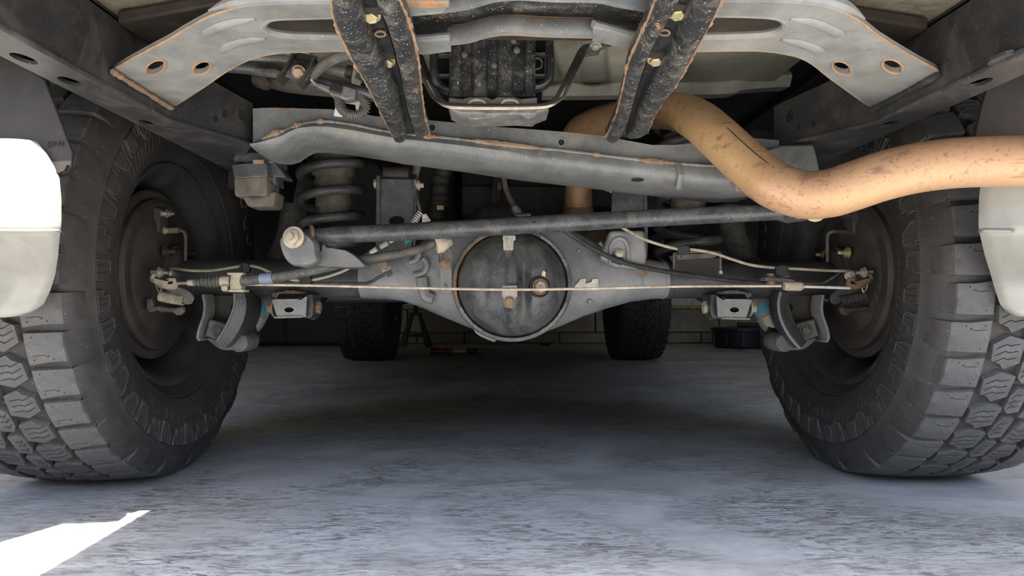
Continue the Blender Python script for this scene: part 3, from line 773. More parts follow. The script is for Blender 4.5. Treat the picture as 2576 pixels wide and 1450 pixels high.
# ================================================================== curved spring-seat crossmember
t = thing('spring_crossmember', 'long curved grey frame crossmember with a rusty welded seam above the coil spring', 'crossmember', at(1250, 400, 1.06))
ST = [(636, 270, 362, 376), (660, 269, 352, 384), (690, 268, 338, 386), (715, 269, 330, 379), (735, 269, 322, 364), (755, 270, 314, 354), (790, 271, 308, 353), (830, 272, 307, 357), (895, 280, 316, 367), (940, 289, 326, 374), (1000, 295, 336, 385), (1071, 299, 343, 394), (1160, 307, 352, 406), (1243, 316, 361, 419), (1330, 322, 371, 431), (1408, 328, 379, 440), (1470, 334, 386, 447), (1521, 340, 393, 453), (1580, 351, 400, 460), (1640, 362, 406, 467), (1700, 362, 412, 475), (1748, 357, 416, 481), (1790, 350, 418, 485), (1840, 345, 414, 489), (1900, 345, 412, 486), (1960, 350, 415, 470)]
rings = []
for x, tp, sm, b in ST:
    def q(Y, y): 
        p = at(x, y, 1.04); return Vector((p.x, Y, p.z))
    h = b - sm
    rings.append([q(1.125, tp), q(1.050, tp), q(1.040, tp + 3), q(1.041, sm - 4), q(1.032, sm + 2), q(1.027, sm + h * .35), q(1.030, sm + h * .62), q(1.040, sm + h * .86), q(1.062, b), q(1.125, b)])
g = G(); g.loft(rings); cm = part('beam', g, M['beam'], t, angle=40)
P = smooth([at(x, sm, 1.033) for x, tp, sm, b in ST[1:-1]], 10); rnd = random.Random(5)
g = G(); g.tube(P, [.0022 + .0012 * rnd.random() for _ in P], 7); part('seam_flange', g, M['plate'], t)
for a, b_ in ((2, 22), (30, 42), (52, 58), (98, 104), (110, 136), (154, 158), (174, 188)):
    Q = P[a * 1:b_ + 1]
    if len(Q) > 1: g = G(); g.tube([p + Vector((0, -.002, 0)) for p in Q], [(.0012 + .0036 * min(1, 3 * min(i + .1, len(Q) - .9 - i) / len(Q))) * (.7 + .6 * rnd.random()) for i in range(len(Q))], 7); part('seam_weld', g, M['rust'], t)
for px, py in ((1087, 321), (1412, 358)):
    g = G(); g.prism([ell(px, py, 11, 11, 1.0385, 18), ell(px, py, 8.5, 8.5, 1.0385, 18)], (0, .004, 0)); part('hole_rim', g, M['plate'], t)
    g = G(); g.prism(ell(px, py, 9, 9, 1.0395, 16), (0, .002, 0)); part('hole', g, M['sipe'], t)
g = G(); g.tube([at(1705, 412, 1.029), at(1712, 440, 1.024), at(1706, 474, 1.036)], .005, 8); part('vertical_weld', g, M['beam'], t)
g = G(); g.prism(ell(1604, 453, 16, 4, 1.034, 14), (0, .003, 0)); part('oval_slot', g, M['sipe'], t)

t = thing('panhard_frame_bracket', 'grey frame bracket at the lower bend of the exhaust pipe holding the lateral rod end', 'bracket', at(2040, 550, 1.02))
out = [(1850, 400), (1965, 365), (2048, 363), (2056, 395), (2063, 428), (2074, 470), (2092, 528), (2088, 540), (2060, 546), (2006, 553), (1990, 535), (1962, 505), (1925, 488), (1880, 480), (1850, 482)]
g = G(); g.prism(pts(out, 1.02), (0, .006, 0)); part('front_plate', g, M['beam'], t, bevel=.003)
g = G(); g.prism(pts(out[4:11], 1.075), (0, .006, 0)); part('rear_plate', g, M['chassis'], t)
g = G(); g.sheet([p for p in pts([(1978, 548), (2004, 555), (2050, 549), (2090, 538)], 1.05)], (0, .07, 0), .004); part('bottom_lip', g, M['beam'], t)
g = G(); g.hexbolt(at(2049, 528, 1.018), (0, -1, .05), .0125, .008, washer=1.5); part('bolt', g, M['tan'], t)

# ================================================================== lateral (panhard) rod and its axle bracket
t = thing('lateral_rod', 'long black lateral rod running across the photo just above the differential cover', 'rod', at(1290, 560, 1.17))
g = G(); P = pts([(770, 594, 1.155), (850, 591, 1.15), (1000, 585, 1.14), (1200, 574, 1.125), (1400, 562, 1.11), (1600, 551, 1.095), (1800, 541, 1.08), (1975, 533, 1.065)])
g.tube(P, [.0118, .0142, .0145, .0146, .0146, .0142, .0136, .0125], 24); part('tube', g, M['rod'], t)
g = G(); g.tube([at(738, 598, 1.125), at(738, 598, 1.175)], .017, 20); part('eye_bush', g, M['rubber'], t)
g = G(); g.tube([at(2042, 528, 1.03), at(2042, 528, 1.07)], .017, 20); part('eye_bush', g, M['rubber'], t)
g = G(); g.tube([at(1970, 533, 1.064), at(2035, 529, 1.055)], .011, 14); part('rod_neck', g, M['rod'], t)
rnd = random.Random(2); P2 = [at(783 + 3 * math.sin(a), 594 + 22 * math.cos(a), 1.154 - .012 * abs(math.sin(a))) for a in [PI * k / 8 for k in range(9)]]
g = G(); g.tube(P2, [.003 + .002 * rnd.random() for _ in P2], 7); part('weld_ring', g, M['rust'], t)
g = G(); g.prism(pts([(1340, 558), (1368, 556), (1368, 559), (1340, 561)], 1.0995), (0, .003, 0)); part('stamped_slot', g, M['sipe'], t)

t = thing('lateral_rod_mount', 'rounded grey rust-stained axle mount gripping the lateral rod end with a big nut', 'bracket', at(760, 668, 1.14))
out = smooth(pts([(722, 590), (738, 578), (765, 584), (790, 605), (796, 622), (797, 640), (800, 652), (793, 664), (770, 671), (735, 668), (716, 650), (706, 625), (704, 600)], 1.12), 3, closed=True)
rings = []
for sc, dy in ((.90, -.004), (.97, 0), (1.0, .006), (1.0, .055)):
    c = at(752, 628, 1.12); rings.append([c + (p - c) * sc + Vector((0, dy, 0)) for p in out])
g = G(); g.loft(rings); part('cup', g, M['cup'], t, angle=60)
g = G(); g.prism(smooth(pts([(790, 615), (797, 628), (806, 628), (812, 612), (822, 622), (870, 630), (905, 655), (914, 672), (850, 672), (800, 668), (785, 650)], 1.145), 2, True), (0, .06, 0)); part('gusset', g, M['cup'], t, bevel=.004)
g = G(); g.hexbolt(at(739, 598, 1.114), (-.15, -1, .05), .013, .011, washer=1.4, stud=.007); part('nut', g, M['tan'], t)
for px, py in ((712, 640), (716, 655)):
    pass
g = G(); g.prism(ell(803, 623, 7, 13, 1.142, 14), (0, .002, 0)); part('notch', g, M['sipe'], t)

# ================================================================== exhaust pipe
t = thing('exhaust_pipe', 'thick copper coloured exhaust pipe bending down across the frame and out to the side', 'exhaust pipe', at(1960, 480, .92))
EP = [(1455, 560, 1.63), (1455, 500, 1.62), (1455, 440, 1.60), (1445, 375, 1.55), (1455, 335, 1.47), (1500, 310, 1.38), (1570, 292, 1.30), (1640, 281, 1.24), (1700, 281, 1.13), (1755, 303, 1.04), (1805, 345, .985), (1855, 392, .955), (1905, 436, .932), (1955, 470, .91), (2020, 490, .895), (2085, 487, .88), (2150, 467, .868), (2215, 445, .86), (2300, 424, .853), (2400, 411, .848), (2520, 406, .845), (2640, 405, .845), (2760, 405, .845)]
P = smooth(pts(EP), 5); n = len(P)
rad = []
for i, p in enumerate(P):
    r = .0315
    if i > n - 36: r = .0318
    if i < 8: r = .036 - .0006 * i
    rad.append(r)
g = G(); g.tube(P, rad, 40); part('pipe', g, M['pipe'], t, angle=60)
g = G(); Q = P[50:64]; up = Vector((-.1, -.75, .35)).normalized()
g.tube([p + up * .0313 for p in Q], .0012, 6); part('seam_line', g, M['brown_dark'], t)
g = G(); g.tube([P[16] , P[17], P[18]], [.034, .0345, .034], 28); part('clamp_band', g, M['brown_dark'], t)
g = G(); g.tube([at(1455, 520, 1.62), at(1455, 545, 1.625), at(1455, 575, 1.63)], [.034, .043, .046], 24); part('joint_flange', g, M['rust'], t)

# ================================================================== bumper corners and arch liners
def bumper(s, edges, lab):
    t = thing('bumper_corner', lab, 'bumper', (s * .72, .85, .31), 'bumper corners')
    up, lo = [], []
    for py, px in edges:
        Y0 = .87 if s < 0 else .886; Y = Y0 if py <= 585 else Y0 + .075 * min(1, (py - 585) / 130.)
        e = at(px, py, Y); up.append((py, e))
    def ring(py, e):
        a = abs(e.x); c = [a + .004, a, a + .004, a + .012, a + .03]; q = max(.655, a + .045); w = [q, max(.70, q + .04), max(.80, q + .13)]
        dy = [.012, .010, .003, 0, -.001, -.006] + ([-.11, -.20] if s < 0 else [-.006, -.006])
        R = [Vector((s * x, e.y + d, e.z)) for x, d in zip(c + w, dy)]
        return R + [Vector((s * 1.0, e.y - (.22 if s < 0 else .01), e.z)), Vector((s * 1.0, e.y + .012, e.z)), Vector((s * max(.75, q + .02), e.y + .012, e.z))]
    rows = []
    for i, (py, e) in enumerate(up): rows.append(ring(py, e))
    g = G(); g.loft(rows); part('painted_shell', g, M['bumper'], t, angle=70, bevel=0)
    z = at(0, 582, .87).z
    e = [e for py, e in up if py == 580][0]
    P = smooth([e + Vector((s * .002, .012, 0)), e + Vector((s * .001, .002, 0)), e + Vector((s * .014, -.002, -.0005)), e + Vector((s * .03, -.003, -.001)), Vector((s * .655, e.y - .008, e.z - .001))], 4)
    g = G(); g.tube(P, .0022, 8); part('crease', g, M['bumper'], t)
bumper(-1, [(349, 60), (351, 78), (362, 88), (385, 106), (415, 124), (445, 137), (500, 142), (550, 142), (565, 141), (580, 139), (600, 137), (640, 134), (690, 127), (730, 115), (765, 98), (785, 72), (796, 40), (800, 0)], 'silver-beige bumper corner catching the sun in front of the tyre above the floor sun patch')
bumper(1, [(349, 2556), (351, 2538), (362, 2528), (385, 2510), (415, 2494), (445, 2481), (500, 2476), (550, 2475), (565, 2475), (580, 2477), (600, 2481), (640, 2490), (690, 2505), (730, 2516), (765, 2528), (785, 2544), (796, 2562), (800, 2600)], 'silver-beige bumper corner below the exhaust pipe end')
for lab, P, hold in (('dark brown wheel arch liner flap behind the sunlit bumper corner', [(-60, 110), (-10, 135), (60, 168), (112, 200), (150, 300), (166, 345), (182, 385), (178, 420), (171, 432), (150, 440), (137, 442), (110, 400), (-60, 400)], (137, 442)),
                     ('dark brown wheel arch liner flap above the exhaust pipe end', [(2680, 90), (2576, 148), (2500, 192), (2488, 205), (2470, 265), (2452, 345), (2470, 372), (2680, 372)], (2452, 345))):
    t = thing('arch_liner', lab, 'wheel arch liner', at(*hold, .89), 'wheel arch liners')
    g = G(); Q = [at(px, py, (.884 if P[0][0] < 0 else .901) + .012 * max(0, (400 - py)) / 300.) for px, py in P]; g.prism(Q, (0, .005, 0)); part('flap', g, M['liner'], t, bevel=.0015)
    if P[0][0] < 0:
        g = G(); g.sheet(pts([(137, 442), (152, 441), (172, 433), (180, 418)], .888), (0, .018, 0), .003); part('folded_lip', g, M['liner'], t)

def flat_text(txt, size, org, ux, uz, depth, mat, parent, name='lettering', label=None):
    cu = bpy.data.curves.new('lettering', 'FONT'); cu.body = txt; cu.size = size; cu.align_x = 'CENTER'; cu.extrude = .0005; cu.resolution_u = 2
    tmp = bpy.data.objects.new('lettering_tmp', cu); COL.objects.link(tmp)
    me0 = tmp.evaluated_get(bpy.context.evaluated_depsgraph_get()).to_mesh(); g = G()
    ux = Vector(ux).normalized(); uz = Vector(uz).normalized(); n = ux.cross(uz)
    g.add([Vector(org) + ux * v.co.x + uz * v.co.y + n * (v.co.z * depth / .0005) for v in me0.vertices], [list(p.vertices) for p in me0.polygons])
    bpy.data.objects.remove(tmp); return part(name, g, mat, parent, label=label)
lin = bpy.data.objects['arch_liner']
flat_text('25178', .009, at(138, 366, .8845), (1, 0, 0), (0, 0, 1), .0006, M['liner'], lin, label='faint embossed number 25178')
cp = bpy.data.objects['crossmember_plate']
flat_text('R', .009, atz(2187, 128, ZP - .0002), (1, 0, 0), (0, -1, 0), .0007, M['plate'], cp, label='small stamped letter R')

# ================================================================== rear axle housing
def mx(P): return [(2575 - p[0],) + tuple(p[1:]) for p in P]
def sgn(v): return -1 if v < 0 else 1
t = thing('rear_axle', 'grey rear axle housing with a big round differential bulge spanning both rear wheels', 'axle', at(1290, 853, YR))
def ax_ring(px, tp, b, dy, n=2.5, seg=28):
    a, c = at(px, tp, YR - .02), at(px, b, YR - .02); m = (a + c) / 2; h = (a.z - c.z) / 2; R = []
    for k in range(seg):
        th = 2 * PI * k / seg; cs, sn = math.cos(th), math.sin(th)
        R.append(Vector((m.x, YR + sgn(cs) * abs(cs) ** (2 / n) * dy, m.z + sgn(sn) * abs(sn) ** (2 / n) * h)))
    return R
ST = [(905, 652, 750, .039, 2), (960, 646, 752, .043, 2.2), (1010, 628, 758, .047, 2.5), (1060, 606, 775, .051, 2.8), (1110, 584, 797, .055, 3), (1170, 562, 822, .058, 3), (1230, 548, 845, .060, 3), (1290, 543, 853, .061, 3), (1350, 547, 845, .060, 3), (1410, 564, 823, .058, 3), (1470, 592, 797, .055, 3), (1530, 620, 777, .05, 2.8), (1590, 642, 760, .045, 2.4), (1650, 653, 752, .040, 2.1), (1680, 655, 751, .039, 2)]
g = G(); g.loft([ax_ring(x, a, b, d, n) for x, a, b, d, n in ST]); part('banjo_housing', g, M['axle'], t, angle=60)
g = G(); g.loft([ax_ring(x, a, b, .038, 2) for x, a, b in ((418, 652, 746), (520, 652, 747), (700, 652, 749), (906, 652, 750))]); part('axle_tube', g, M['tube_dark'], t, angle=60)
g = G(); g.loft([ax_ring(x, a, b, .038, 2) for x, a, b in ((1679, 655, 751), (1800, 656, 751), (2000, 656, 752), (2160, 655, 753))]); part('axle_tube', g, M['tube_dark'], t, angle=60)
for x in (950, 1610, 1672):
    R = ax_ring(x, 648 if x < 1000 else 646 if x < 1650 else 654, 752 if x < 1000 else 757 if x < 1650 else 752, .0405 if x < 1000 else .0435 if x < 1650 else .0395, 2.1); g = G(); g.tube(R + R[:2], .0016, 6); part('weld_ring', g, M['axle'], t)
g = G(); g.prism(pts([(1188, 824), (1196, 838), (1206, 846), (1228, 856), (1244, 862), (1250, 855), (1250, 849), (1262, 848), (1250, 830)], 1.30), (0, .05, 0)); part('bottom_tab', g, M['axle'], t, bevel=.003)
# pressed ribs and lumps on the housing face
for l, r in (([(1030, 660), (1045, 655), (1054, 640), (1050, 628)], .006), ([(1066, 650), (1074, 665), (1066, 685), (1042, 693)], .006), ([(1062, 700), (1066, 725), (1072, 745), (1090, 752)], .012), ([(1508, 610), (1530, 632)], .004)):
    g = G(); g.tube(smooth(pts(l, 1.318), 4), r, 8, flat=(1, 1)); part('pressed_rib', g, M['axle'], t)
g = G(); g.prism(ell(1603, 686, 26, 12, 1.331, 16, .1), (0, .006, 0)); part('rust_scab', g, M['rust'], t, bevel=.003)
for px, py, r in ((1484, 759, 6.5), (1456, 632, 6.5), (1510, 645, 5)):
    p = at(px, py, 1.322); g = G(); g.lathe([(0, r * .00075), (.003, r * .00075), (.0045, r * .0005)], p + Vector((0, .003, 0)), (0, -1, 0), 14); part('rivet', g, M['axle'], t)
# torn white label
g = G(); g.prism(pts([(1443, 731), (1447, 718), (1462, 702), (1474, 702), (1473, 714), (1488, 710), (1491, 702), (1505, 702), (1506, 731)], 1.3155), (0, .001, 0)); part('torn_label', g, M['white_tag'], t, label='torn white paper label')

# ------------------------------------------------------------------ differential cover
CC = at(1288, 716, 1.30); RC = .1045
cv = thing('differential_cover', 'dark domed differential cover with a drain plug in the middle of the axle', 'cover', CC - Vector((0, 0, RC)))
def dome(u, v):
    r = min(1, math.hypot(u, v))
    h = .072 * (1 - r ** 3.4) ** .62 if r < 1 else 0
    e = max(0, 1 - r ** 5); S = lambda a, b, w: 1 / (1 + math.exp(-(u - a) / w)) - 1 / (1 + math.exp(-(u - b) / w))
    h += e * (.008 * S(-.80, -.46, .035) - .006 * S(-.42, -.14, .04) + .007 * S(-.10, .10, .02) - .012 * S(.12, .27, .02) + .009 * S(.30, .74, .03))
    return max(h, 0)
def cover_at(px, py, off=0):
    p = at(px, py, 1.24)
    for _ in range(4):
        y = CC.y - dome((p.x - CC.x) / RC, (p.z - CC.z) / (RC * .96)) - off; p = at(px, py, y)
    return p
g = G(); NR, NS = 26, 72; V = []; Fc = []
for i in range(NR + 1):
    r = (i / NR) ** .85
    for k in range(NS):
        a = 2 * PI * k / NS; u, v = r * math.cos(a), r * math.sin(a)
        V.append(CC + Vector((u * RC, -dome(u, v), v * RC * .96)))
for i in range(NR):
    for k in range(NS): k2 = (k + 1) % NS; Fc.append([i * NS + k, i * NS + k2, (i + 1) * NS + k2, (i + 1) * NS + k])
g.add(V, Fc); part('dome', g, M['cover'], cv, angle=80)
g = G(); P = [(0.012, RC * 1.0), (.016, RC * 1.015), (.016, RC * 1.075), (.012, RC * 1.09), (-.03, RC * 1.09), (-.03, RC * .99)]
g.lathe(P, (0, 0, 0), (0, -1, 0), 72, closed=True); g.v = [CC + Vector((p.x, p.y, p.z * .96)) for p in g.v]; part('flange', g, M['cover'], cv, angle=40)
rnd = random.Random(4)
for a0, a1, mt in ((100, 158, 'rust'), (168, 200, 'rust_pale'), (20, 60, 'axle'), (205, 238, 'axle'), (300, 340, 'axle')):
    Q = [CC + Vector((RC * 1.03 * math.cos(a), -.0155, RC * .99 * math.sin(a))) for a in [math.radians(a0 + (a1 - a0) * k / 24) for k in range(25)]]
    g = G(); g.tube(Q, [.0022 + .0016 * rnd.random() for _ in Q], 7); part('sealant_bead', g, M[mt], cv)
c = cover_at(1357, 722); nrm = (Vector((.32, -1, 0))).normalized()
g = G(); g.lathe([(-.004, .0195), (.003, .0195), (.005, .0175), (.003, .016), (.0015, .0155)], c, nrm, 28); part('plug_seat', g, M['brown_dark'], cv)
g = G(); g.lathe([(.001, .0152), (.005, .0150), (.006, .0138), (.0035, .0125)], c, nrm, 28); pp = part('drain_plug', g, M['rust_bolt'], cv)
g = G(); g.lathe([(.003, .0108), (.007, .0108), (.008, .0095)], c, nrm, 6); part('plug_hex', g, M['zinc'], pp)
g = G(); g.lathe([(.0075, .003), (.0105, .0025), (.011, .001)], c, nrm, 10); part('plug_centre', g, M['tan'], pp)
c = cover_at(1367, 694, .001); g = G(); g.prism([c + Vector((a * .0042, -.0005, b * .0075)) for a, b in ((-1, -1), (.6, -1.1), (1, .8), (.2, 1.2), (-.6, .9))], (0, .001, 0)); part('paint_mark', g, M['brass'], cv)
c = cover_at(1367, 668, .0005); flat_text('3', .014, c, (1, .3, 0), (0, 0, 1), .0008, M['cover'], cv, label='faint stamped figure 3')
# clips that carry the brake cable
cl = thing('cable_clip', 'small tan bolted clip holding the brake cable on the differential cover', 'clip', at(1281, 790, 1.20), 'clips')
g = G(); g.prism(pts([(1263, 718), (1302, 718), (1302, 746), (1296, 752), (1294, 768), (1288, 776), (1272, 774), (1267, 766), (1266, 750), (1262, 744)], 1.206), (0, .004, 0)); part('plate', g, M['zinc'], cl, bevel=.0015)
g = G(); g.sheet(pts([(1266, 764), (1264, 778), (1266, 787), (1286, 793), (1292, 775)], 1.214), (0, .008, 0), .0022); part('lower_tab', g, M['chassis'], cl)
g = G(); g.hexbolt(at(1281, 760, 1.205), (0, -1, 0), .0075, .007); part('bolt', g, M['rust_bolt'], cl)
cl = thing('cable_clip', 'small tan tab just under the lateral rod at the top of the differential cover', 'clip', at(1281, 632, 1.22), 'clips')
g = G(); g.prism(pts([(1265, 592), (1297, 592), (1297, 604), (1292, 606), (1291, 630), (1266, 630), (1266, 604), (1264, 602)], 1.200), (0, .004, 0)); part('plate', g, M['zinc'], cl, bevel=.001)
g = G(); g.tube([at(1278, 628, 1.202), cover_at(1278, 640, -.004)], .008, 8); part('weld_foot', g, M['cover'], cl)

# breather dome on top of the housing
t2 = thing('pinion_hump', 'dusty olive hump of the axle nose behind the lateral rod', 'axle nose', at(1240, 560, 1.48))
g = G(); g.loft([[at(1255, 580, 1.44) + Vector((.078 * s * math.cos(a), y, .062 * s * math.sin(a) )) for a in [2 * PI * k / 20 for k in range(20)]] for s, y in ((.6, .0), (1, .02), (1, .12), (.5, .22), (.3, .3))]); part('hump', g, M['tank'], t2, angle=60)
g = G(); g.lathe([(0, .04), (.03, .042), (.04, .035), (1.4, .033)], at(1270, 560, 1.72), (-.02, 1, .05), 20); part('propeller_shaft', g, M['dark'], t2)

# ================================================================== drum brakes
def drum(s, lab):
    t = thing('drum_brake', lab, 'drum brake', (s * .70, YR, HUBZ), 'drum brakes')
    o = Vector((s * .775, YR, HUBZ)); ax = (-s, 0, 0)
    g = G(); g.lathe([(-.03, .162), (.055, .166), (.066, .168), (.070, .163), (.070, .152), (.066, .150)], o, ax, 64); part('drum', g, M['drum'], t)
    g = G(); g.lathe([(.060, .151), (.078, .150), (.084, .142), (.082, .118), (.088, .108), (.094, .085), (.100, .060), (.104, .052), (.120, .050), (.125, .042)], o, ax, 56); bp = part('backing_plate', g, M['drum'], t)
    g = G(); g.lathe([(.1, .058), (.112, .058), (.114, .054), (.114, .04)], o, ax, 32); part('axle_flange', g, M['drum'], t)
    f = (lambda P: P) if s < 0 else mx
    for k, (y, z) in enumerate(((.045, .045), (-.048, .042), (.045, -.045), (-.045, -.048))):
        g = G(); g.hexbolt(o + Vector((-s * .108, y, z)), ax, .0085, .008, stud=.012); part('stud_nut', g, M['drum'] if s < 0 else M['brass'], t)
    # wheel cylinder at the top, bleed screw, steel pipe
    c = o + Vector((-s * .082, -.022, .108))
    g = G(); g.loft([[c + Vector((-s * x, u * r, v * r * 1.1)) for u, v in ((1.2, 1), (-1.1, 1.1), (-1.3, -1.6), (.9, -1.8))] for x, r in ((0, .018), (.012, .016), (.014, .012))]); part('wheel_cylinder', g, M['drum'], t, bevel=.002)
    for dy, dz, r in ((.006, .012, .006), (-.012, .010, .0045), (.0, -.022, .006)):
        g = G(); g.hexbolt(c + Vector((-s * .013, dy, dz)), ax, r, .009, stud=.006); part('cylinder_bolt', g, M['zinc'] if s < 0 else M['drum'], t)
    P = smooth([c + Vector((-s * .022, .0, -.022)), c + Vector((-s * .045, .0, -.022)), c + Vector((-s * .052, .004, -.030)), c + Vector((-s * .052, .006, -.06)), c + Vector((-s * .05, .01, -.09)), c + Vector((-s * .055, .0, -.115))], 4)
    g = G(); g.tube(P, .0033, 8); part('brake_pipe', g, M['hose'], t)
    g = G(); g.tube([P[0], P[3]], .006, 6); part('pipe_nut', g, M['rust_bolt'] if s < 0 else M['drum'], t)
    # parking brake lever, clevis and return spring
    Y0 = 1.255
    q = lambda L, Y=Y0: pts(f(L), Y)
    tan = M['tan'] if s < 0 else metal('rusty_clevis', (.20, .10, .06), .7, dust=(.4, .32, .2), dust_amt=.5, dust_scale=60, bump=.2)
    g = G(); g.prism(q([(398, 706), (412, 712), (440, 720), (455, 724), (470, 730), (484, 742), (487, 752), (482, 764), (470, 767), (458, 762), (440, 745), (415, 728), (398, 716)]), (0, .005, 0)); part('lever', g, M['plastic_grey'] if s < 0 else M['chassis'], t, bevel=.0012)
    g = G(); g.prism([q([(386, 700), (412, 706), (424, 700), (440, 700), (445, 712), (446, 724), (442, 729), (420, 728), (400, 724), (386, 712)], Y0 - .006), q([(421, 709), (435, 707), (434, 715), (420, 716)], Y0 - .006)], (0, .004, 0)); part('clevis', g, tan, t, bevel=.0008)
    g = G(); g.tube(smooth(q([(392, 688), (385, 695), (384, 704), (392, 708)], Y0), 4), .005, 8); part('lever_hook', g, M['zinc'] if s < 0 else M['hose'], t)
    g = G(); g.tube(q([(380, 684), (424, 687)], Y0), .0032, 10); part('pin', g, M['zinc'], t)
    g = G(); g.hexbolt(q([(400, 686)], Y0)[0], (-s, 0, 0), .0075, .007); part('pin_nut', g, M['zinc'], t)
    g = G(); g.hexbolt(q([(426, 688)], Y0)[0], (-s, 0, 0), .0055, .006, washer=0); part('pin_head', g, M['zinc'], t)
    g = G(); g.hexbolt(q([(437, 694)], Y0 + .01)[0], (-s * .5, -1, .2), .007, .007); part('stop_bolt', g, M['zinc'] if s > 0 else M['drum'], t)
    a, b = q([(402, 746)])[0], q([(463, 757)])[0]; P = []
    dr = (b - a); L = dr.length; dr.normalize(); u = dr.orthogonal().normalized(); w = dr.cross(u)
    for k in range(15 * 8 + 1):
        P.append(a + dr * (L * k / 120) + (u * math.cos(k * PI / 4) + w * math.sin(k * PI / 4)) * .0085)
    g = G(); g.tube(P, .0014, 5); part('return_spring', g, M['tan'] if s < 0 else M['rubber'], t)
    g = G(); g.prism(q([(366, 752), (380, 750), (384, 772), (400, 770), (440, 775), (458, 770), (461, 782), (454, 792), (444, 795), (432, 786), (405, 786), (392, 780), (376, 788), (366, 780)], Y0 + .02), (0, .014, 0)); part('lower_bracket', g, M['plastic_grey'] if s < 0 else M['drum'], t, bevel=.003)
    g = G(); P = q([(392, 717), (396, 728), (402, 736), (406, 726), (398, 722)], Y0 - .012); g.tube(smooth(P, 4), .0012, 6); part('split_pin', g, M['rust_bolt'] if s < 0 else M['brass'], t)
    if s > 0:
        g = G(); g.prism(pts([(2205, 715), (2222, 690), (2236, 705), (2238, 735), (2225, 752), (2206, 760), (2198, 740)], 1.27), (.01, .01, 0)); part('dust_shield', g, M['chassis'], t, bevel=.002)
drum(-1, 'drum brake with tan parking brake clevis inside the wheel beside the thick brake cable')
drum(1, 'drum brake with rusty parking brake clevis inside the wheel under the exhaust pipe')

# ================================================================== springs, bump stops, shocks
def coil(x, lab, z0=.425, z1=.712, turns=5.4, ph=0):
    t = thing('coil_spring', lab, 'coil spring', (x, 1.405, z0), 'rear coil springs')
    P = []; n = int(turns * 28)
    for k in range(n + 1):
        a = ph + 2 * PI * turns * k / n; P.append(Vector((x + .062 * math.cos(a), 1.405 + .062 * math.sin(a), z0 + (z1 - z0) * k / n)))
    g = G(); g.tube(P, .0095, 12); part('wire', g, M['spring'], t, angle=60)
    g = G(); g.lathe([(0, .055), (.012, .055), (.018, .05)], (x, 1.405, z0 - .028), (0, 0, 1), 28); part('lower_seat', g, M['tube_dark'], t)
    return t
coil(-.366, 'black coil spring wound around a dusty bump stop, nearest the block-shaped rubber stop', ph=2.0)
coil(.372, 'black coil spring half hidden behind the lateral rod under the exhaust pipe', ph=1.2)
def bellows(x, lab):
    z = lambda py: at(838, py, 1.405).z
    t = thing('bump_stop', lab, 'bump stop', (x, 1.405, z(545)), 'bump stops in the springs')
    g = G(); g.lathe([(z(a), r) for a, r in ((335, .047), (372, .047), (378, .043), (402, .042), (405, .0425), (409, .0435), (440, .0435), (447, .037), (452, .037), (458, .040), (482, .039), (489, .034), (494, .034), (500, .0365), (518, .0365), (524, .033), (534, .033), (541, .030), (543, .02), (543, 0))], (x, 1.405, 0), (0, 0, 1), 36); part('rubber_bellows', g, M['bump_rubber'], t)
    for k in range(4):
        a = PI / 4 + k * PI / 2; g = G(); g.prism([Vector((x + .018 * math.cos(a) + .007 * math.cos(b), 1.405 + .018 * math.sin(a) + .007 * math.sin(b), z(543) - .0008)) for b in [2 * PI * j / 10 for j in range(10)]], (0, 0, -.002)); part('end_recess', g, M['rubber'], t)
    return t
bellows(-.361, 'dusty brown rubber bump stop inside the fully visible coil spring')
bellows(.372, 'dusty rubber bump stop inside the coil spring behind the lateral rod')
t = thing('block_bump_stop', 'blocky taupe rubber bump stop hanging under the frame rail next to the tyre', 'bump stop', at(650, 520, 1.17))
g = G(); g.prism(pts([(594, 378), (690, 386), (692, 410), (668, 412), (588, 408), (586, 398)], 1.14), (0, .07, 0)); part('mount', g, M['chassis'], t, bevel=.003)
g = G(); g.prism(pts([(582, 413), (634, 409), (636, 403), (664, 403), (668, 409), (672, 414), (672, 445), (588, 450)], 1.13), (0, .07, 0)); part('metal_cap', g, M['chassis'], t, bevel=.003)
g = G(); g.prism(pts([(588, 448), (671, 443), (671, 488), (668, 493), (594, 495), (589, 489)], 1.132), (0, .066, 0)); part('rubber_block', g, M['bump_rubber'], t, bevel=.004)
g = G(); g.prism(pts([(606, 493), (694, 480), (688, 514), (684, 520), (626, 520), (620, 516)], 1.15), (0, .05, 0)); part('rubber_foot', g, M['bump_rubber'], t, bevel=.004)
g = G(); g.prism(pts([(668, 408), (694, 412), (719, 444), (716, 447), (692, 444), (694, 462), (690, 466), (674, 446)], 1.15), (0, .045, 0)); part('side_fin', g, M['chassis'], t, bevel=.002)
g = G(); g.prism(pts([(637, 402), (663, 402), (663, 412), (637, 412)], 1.127), (0, .003, 0)); part('rusty_tab', g, M['rust'], t)
g = G(); g.prism(pts([(624, 494), (654, 494), (652, 500), (628, 500)], 1.1315), (0, .002, 0)); part('moulded_slot', g, M['rubber'], t)

